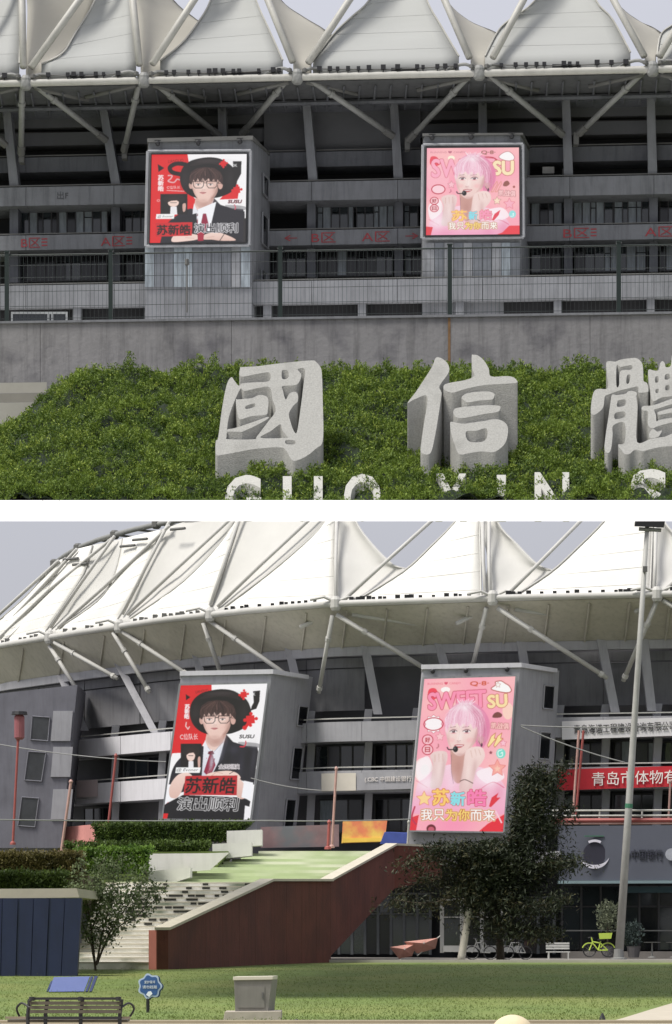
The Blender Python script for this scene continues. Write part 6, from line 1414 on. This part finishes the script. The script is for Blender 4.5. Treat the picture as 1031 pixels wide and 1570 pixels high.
# ------------------------------------------------------------------ bicycle, seats, stalls by the shop
bk = thing('bicycle', 'bright yellow green bicycle parked left of the lamp mast', 'bicycle', W(918, 1468, 157.4)); Yb = 157.4; YG = mat('bike_yellow_green', srgb((190, 214, 90)), .45, .08)
zc = lambda x, y: W(x, y, Yb)
for x in (904, 932):
    c = zc(x, 1457); b = MB(); ringp = [c + Vector((.3 * math.cos(a), 0, .3 * math.sin(a))) for a in np.linspace(0, 2 * math.pi, 21)]; b.tube(ringp, .03, 6, cap=False); w = obj('wheel', b, FLOOD, bk)
    b = MB()
    for a in np.linspace(0, math.pi, 6): b.tube([c + Vector((.28 * math.cos(a), 0, .28 * math.sin(a))), c - Vector((.28 * math.cos(a), 0, .28 * math.sin(a)))], .008, 4)
    obj('spokes', b, STEEL_G, w); obj('mudguard', arc(c + Vector((0, -.03, 0)), .33, .38, 20, 160, th=.07, taper=False), YG, bk)
b = MB()
for p in (((904, 1457), (909, 1444)), ((909, 1444), (921, 1446)), ((921, 1446), (932, 1457)), ((909, 1446), (918, 1457)), ((918, 1457), (921, 1443)), ((918, 1457), (932, 1457)), ((909, 1444), (907, 1437))): b.tube([zc(*p[0]), zc(*p[1])], .035, 7)
obj('frame', b, YG, bk); obj('handlebar', MB().tube([zc(902, 1438), zc(907, 1437), zc(911, 1439)], .03, 6), FLOOD, bk); c = zc(922, 1441); obj('saddle', MB().box(c.x - .17, c.x + .17, c.y - .08, c.y + .08, c.z - .04, c.z + .05), FLOOD, bk, bevel=.03)
c = zc(928, 1436); obj('basket', MB().hexa([c + Vector((-.3, -.15, .16)), c + Vector((.34, -.15, .18)), c + Vector((.28, -.15, -.1)), c + Vector((-.26, -.15, -.12))], [c + Vector((-.3, .15, .16)), c + Vector((.34, .15, .18)), c + Vector((.28, .15, -.1)), c + Vector((-.26, .15, -.12))]), YG, bk)
def bench(label, x0, x1, ytop, Y, m, group=None):
    t = thing('white_bench', label, 'bench', W((x0 + x1) / 2, 1470, Y), group); a, c = W(x0, ytop, Y), W(x1, ytop, Y)
    for k in range(3): obj('slat', MB().box(a.x, c.x, Y - .2 + k * .16, Y - .07 + k * .16, a.z - .45, a.z - .4), m, t)
    for k in range(3): obj('back_slat', MB().box(a.x, c.x, Y + .3, Y + .34, a.z - .3 + k * .12, a.z - .21 + k * .12), m, t)
    for x in (a.x + .08, c.x - .12): obj('leg', MB().box(x, x + .06, Y - .2, Y + .3, 0, a.z - .45), m, t)
    return t
bench('white slatted bench right of the dark conifer', 838, 874, 1446, 158, mat('bench_white', srgb((190, 190, 186)), .7, .12, 4))
for lab, q in (('folded pink parasol cloth lying on its side, nearest the stairs', [(598, 1452), (640, 1446), (632, 1466), (612, 1470)]), ('folded pink parasol cloth leaning on the other, nearer the white door', [(620, 1444), (672, 1438), (668, 1454), (640, 1462)])):
    t = thing('folded_parasol', lab, 'parasol', W(q[3][0], 1471, 148), 'two folded pink parasols by the doors'); f = [W(x, y, 148) for x, y in q]; ce = sum(f, Vector()) / 4; b = MB(); ap = ce + Vector((0, -.5, .1)); o4 = f + [ap, ce + Vector((0, .6, -.05))]
    b.add(o4, [(0, 1, 4), (1, 2, 4), (2, 3, 4), (3, 0, 4), (1, 0, 5), (2, 1, 5), (3, 2, 5), (0, 3, 5)]); obj('canopy', b, mat('parasol_pink', srgb((190, 140, 128)), .8, .15, 3), t)
    obj('pole', MB().tube([f[3] + Vector((0, 0, -.1)), f[1] + Vector((.1, 0, .1))], .03, 6), WHF, t); obj('tip', MB().lathe(ap, [(.03, -.03), (.02, .06)], 6), WHF, t)
for lab, x, Y in (('dark bicycle parked directly behind the conifer trunk, by the white door', 738, 155), ('dark bicycle parked right of the second conifer trunk', 792, 155)):
    t = thing('parked_bicycle', lab, 'bicycle', W(x, 1471, Y), 'dark bicycles by the doors')
    for dx in (-14, 14):
        c = Vector((W(x + dx, 1471, Y).x, Y, .33)); b = MB(); b.tube([c + Vector((.31 * math.cos(a), 0, .31 * math.sin(a))) for a in np.linspace(0, 2 * math.pi, 17)], .03, 5, cap=False); obj('wheel', b, FLOOD, t)
    g0 = lambda dx, z: Vector((W(x + dx, 1471, Y).x, Y, z)); b = MB()
    for p, q in (((-14, .33), (-7, .85)), ((-7, .8), (5, .82)), ((5, .85), (14, .33)), ((-7, .8), (0, .35)), ((0, .35), (5, .82)), ((0, .35), (14, .33)), ((-7, .85), (-9, 1.0))): b.tube([g0(*p), g0(*q)], .03, 6)
    obj('frame', b, STEEL_G, t); obj('saddle', MB().box(g0(3, 0).x, g0(9, 0).x, Y - .08, Y + .08, .86, .92), FLOOD, t); obj('handlebar', MB().tube([g0(-12, 1.02), g0(-7, 1.0)], .025, 5), FLOOD, t)
for lab, x in (('low white round table by the shop glass, right of the lamp mast', 1000), ('low white round table at the right edge by the shop glass', 1034)):
    t = thing('cafe_table', lab, 'table', W(x, 1468, 158.6), 'tables outside the shop'); p = W(x, 1468, 158.6); obj('tabletop', MB().lathe(p + Vector((0, 0, .72)), [(.4, 0), (.42, .03)], 16), STEEL_G, t); obj('pedestal', MB().lathe(p, [(.22, 0), (.2, .03), (.04, .06), (.04, .72)], 10), STEEL_G, t)

# ------------------------------------------------------------------ lawn furniture
ub = thing('utility_box', 'grey metal utility box on a pale concrete base on the lawn', 'utility box', W(388, 1567, 54.6)); Yk = 54.6
UB = mat('utility_box_grey', srgb((118, 116, 110)), .6, .1, 3, streak=.15)
f = [W(359, 1503, Yk), W(417, 1502, Yk), W(411, 1550, Yk), W(361, 1551, Yk)]; o = obj('cabinet', MB().hexa(f, [f[0] + Vector((.02, .4, 0)), f[1] + Vector((.09, .4, 0)), f[2] + Vector((.1, .4, 0)), f[3] + Vector((.02, .4, 0))]), UB, ub)
f = [W(357.5, 1497.5, Yk - .03), W(419, 1496.5, Yk - .03), W(418.5, 1502, Yk - .03), W(357.5, 1503, Yk - .03)]; obj('lid', MB().hexa(f, [p + Vector((.07, .48, 0)) for p in f]), mat('utility_lid_lit', srgb((190, 186, 170)), .6, .08), ub, bevel=.006)  # lid paler than the cabinet: light on the top is painted in
p0, p1 = W(365, 1512, Yk - .012), W(406, 1545, Yk - .012); obj('door_panel', MB().box(p0.x, p1.x, p0.y, p0.y + .01, p1.z, p0.z), UB, o); p = W(403, 1526, Yk - .03); obj('handle', MB().box(p.x - .012, p.x + .012, p.y, p.y + .02, p.z - .05, p.z + .05), STEEL_D, o)
f = [W(345, 1551, Yk - .12), W(432, 1550, Yk - .12), W(432, 1567, Yk - .12), W(342, 1568, Yk - .12)]; obj('plinth', MB().hexa(f, [p + Vector((0, .7, 0)) for p in f]), mat('plinth_concrete', srgb((168, 160, 148)), .9, .1, 4, bump=.2), ub, bevel=.01)

bn = thing('park_bench', 'dark slatted park bench seen from behind at the lower left corner', 'bench', W(118, 1620, 40)); YB = 40.0
BD = mat('bench_metal_dark', srgb((34, 34, 36)), .5, .1); BWD = mat('bench_slat_brown', srgb((84, 78, 66)), .7, .2, 8, stretch=(.4, 3, 3))
for y, h, m in ((1531, 3.2, BD), (1538, 4.2, BWD), (1544.5, 4.2, BWD), (1551, 4.2, BWD), (1560.5, 3.4, BD)):
    a, c = W(46, y, YB), W(186, y + .5, YB); hh = h / 2 * YB / F * 1.2; obj('back_slat' if m is BWD else 'rail', MB().box(a.x, c.x, YB - .015, YB + .015, a.z - hh, a.z + hh), m, bn)
for k in range(5): a, c = W(12, 1561, YB + .1), W(196, 1561, YB + .1); obj('seat_slat', MB().box(a.x, c.x, YB + .08 + k * .09, YB + .155 + k * .09, .42, .45), BWD, bn)
a, c = W(8, 1559.5, YB), W(200, 1559.5, YB); obj('seat_edge', MB().box(a.x, c.x, YB + .03, YB + .06, a.z - .02, a.z + .006), mat('bench_edge_pale', srgb((134, 122, 104)), .7, .15), bn)
for x in (43, 70, 124, 184): a, c = W(x, 1556, YB), W(x - 3, 1570, YB); obj('leg', MB().tube([W(x + 3, 1532, YB + .03), W(x, 1556, YB + .03), Vector((a.x, YB + .03, 0))], .024, 8), BD, bn)
for x in (49, 124, 182): obj('bracket', MB().lathe(W(x, 1532, YB - .03), [(.035, -.02), (.035, .03)], 8), BD, bn)
obj('armrest', MB().tube(cr([W(186, 1545, YB), W(198, 1538, YB + .1), W(206, 1546, YB + .2), W(200, 1558, YB + .3)], 4), .014, 7), BD, bn); obj('armrest', MB().tube(cr([W(46, 1545, YB), W(34, 1538, YB + .1), W(26, 1546, YB + .2), W(30, 1558, YB + .3)], 4), .014, 7), BD, bn)

nb = thing('notice_board', 'tilted blue notice board standing on the lawn behind the bench', 'notice board', W(108, 1522, 78.5)); YN = 78.5
f = [W(83, 1498, YN + .35), W(138, 1497, YN + .35), W(129, 1520, YN), W(75, 1520.5, YN)]; obj('board', MB().hexa(f, [p + Vector((0, .06, -.02)) for p in f]), mat('notice_blue', srgb((88, 102, 158)), .5, .06), nb)
for q in ([(139.5, 1497), (143, 1497), (135, 1520), (131, 1520)], [(145, 1496.5), (150, 1496.5), (141, 1520), (137, 1520)], [(78, 1505), (81, 1503), (74, 1520), (71.5, 1520)]): f = [W(q[0][0], q[0][1], YN + .35), W(q[1][0], q[1][1], YN + .35), W(q[2][0], q[2][1], YN), W(q[3][0], q[3][1], YN)]; obj('side_bar', MB().hexa(f, [p + Vector((0, .08, -.02)) for p in f]), mat('notice_navy', srgb((34, 48, 96)), .5), nb)
for x in (82, 126): p = W(x, 1515, YN + .1); obj('leg', MB().tube([p, Vector((p.x, p.y + .15, 0))], .03, 6), STEEL_D, nb)

rs = thing('round_sign', 'blue flower shaped notice sign with white edge on a short post in the lawn', 'sign', W(229, 1553, 60.2)); YR = 60.2; c = W(230, 1512, YR)
def flower(r, k=.09, n=48, ph=0): return [c + Vector((r * (1 + k * math.cos(7 * a + ph)) * math.cos(a) * .95, 0, r * (1 + k * math.cos(7 * a + ph)) * math.sin(a))) for a in np.linspace(0, 2 * math.pi, n, endpoint=False)]
obj('edge', MB().prism(flower(.222), (0, .03, 0)), mat('sign_white_blue', srgb((176, 192, 214)), .5, .05), rs); obj('plate', MB().prism([p + Vector((0, -.006, 0)) for p in flower(.19)], (0, .02, 0)), mat('sign_blue', srgb((52, 88, 142)), .5, .06), rs)
obj('shadow_edge', MB().prism([p + Vector((.025, .032, -.01)) for p in flower(.222)], (0, .03, 0)), mat('sign_blue_dark', srgb((40, 66, 104)), .5), rs)
obj('post', MB().tube([W(227, 1530, YR + .03), Vector((W(227, 1553, YR).x, YR + .03, 0))], .032, 8), FLOOD, rs)
for body, dz, wd, hgt in (('爱护草坪', .075, .2, .055), ('请勿践踏', -.015, .27, .06)): text_on(body, [c + Vector((-wd / 2, -.008, dz + hgt / 2)), c + Vector((wd / 2, -.008, dz + hgt / 2)), c + Vector((wd / 2, -.008, dz - hgt / 2)), c + Vector((-wd / 2, -.008, dz - hgt / 2))], .004, .004, 'lettering', mat('sign_lettering_white', srgb((224, 230, 236)), .5), rs)
obj('leaf_mark', MB().prism([c + Vector((dx, -.008, dz)) for dx, dz in ((-.03, -.1), (.02, -.09), (.05, -.14), (-.01, -.2), (-.07, -.16))], (0, -.006, 0)), mat('sign_lettering_white', (0.7, .7, .7)), rs)
obj('plate_back', MB().box(c.x - .02, c.x + .02, YR + .0301, YR + .06, c.z - .25, c.z + .1), FLOOD, rs)

sb = thing('stone_ball', 'pale stone ball bollard at the bottom edge of the lawn', 'bollard', W(786, 1600, 50.5)); c = W(786, 1592, 50.5); R_ = .36
obj('ball', MB().lathe(Vector((c.x, c.y, 0)), [(R_ * math.cos(a), -.13 + R_ * math.sin(a)) for a in np.linspace(-.2, math.pi / 2 - .01, 14)], 24), mat('ball_stone', srgb((204, 190, 158)), .85, .06, 5, bump=.15), sb, smooth=True)
obj('collar', MB().lathe(Vector((c.x, c.y, 0)), [(.46, 0), (.46, .03), (.36, .05)], 24), PAVE, sb)
for lab, x, y0, y1, w in (('small dark pointed garden light at the lower right of the lawn', 924, 1553, 1566, 5), ('small dark garden spotlight near the utility box', 455, 1562, 1569, 6)):
    Yg = EYE * F / (y1 - HZ); t = thing('garden_light', lab, 'garden light', W(x, y1, Yg), 'garden lights in the lawn'); p = W(x, y1, Yg); h = (y1 - y0) * Yg / F; r = w * Yg / F
    obj('housing', MB().lathe(p, [(r, 0), (r * .95, h * .3), (r * .3, h * .95), (r * .1, h)], 10), FLOOD, t); obj('base', MB().lathe(p, [(r * 1.3, 0), (r * 1.3, .015)], 10), STEEL_D, t)
# grass blades over the near lawn
N_ = 46000; gy = 53.7 + 80 * rng.random(N_) ** 1.9; gx = rng.uniform(-1, 1, N_) * (gy * .108 + .5)
dry = np.array([mnoise.noise(Vector((x * .5, y * .25, 1))) for x, y in zip(gx, gy)])
GR = leaf_mat('grass_blade', srgb((84, 102, 48)), srgb((116, 128, 66)), .5, tr=.2)
gp = np.stack([gx, gy, np.full(N_, .0)], 1); gpx = CX + gx * F / gy; gpy = HZ + EYE * F / gy; lawn_ = ~((gpx > 900) & (gpy > np.interp(gpx, [900, 1000, 1200], [1574, 1545, 1498]))) & (dry > -.45); leaves('grass', gp[lawn_], .036, GR, None, 2, up=1.6, wide=.3, jit=.8)
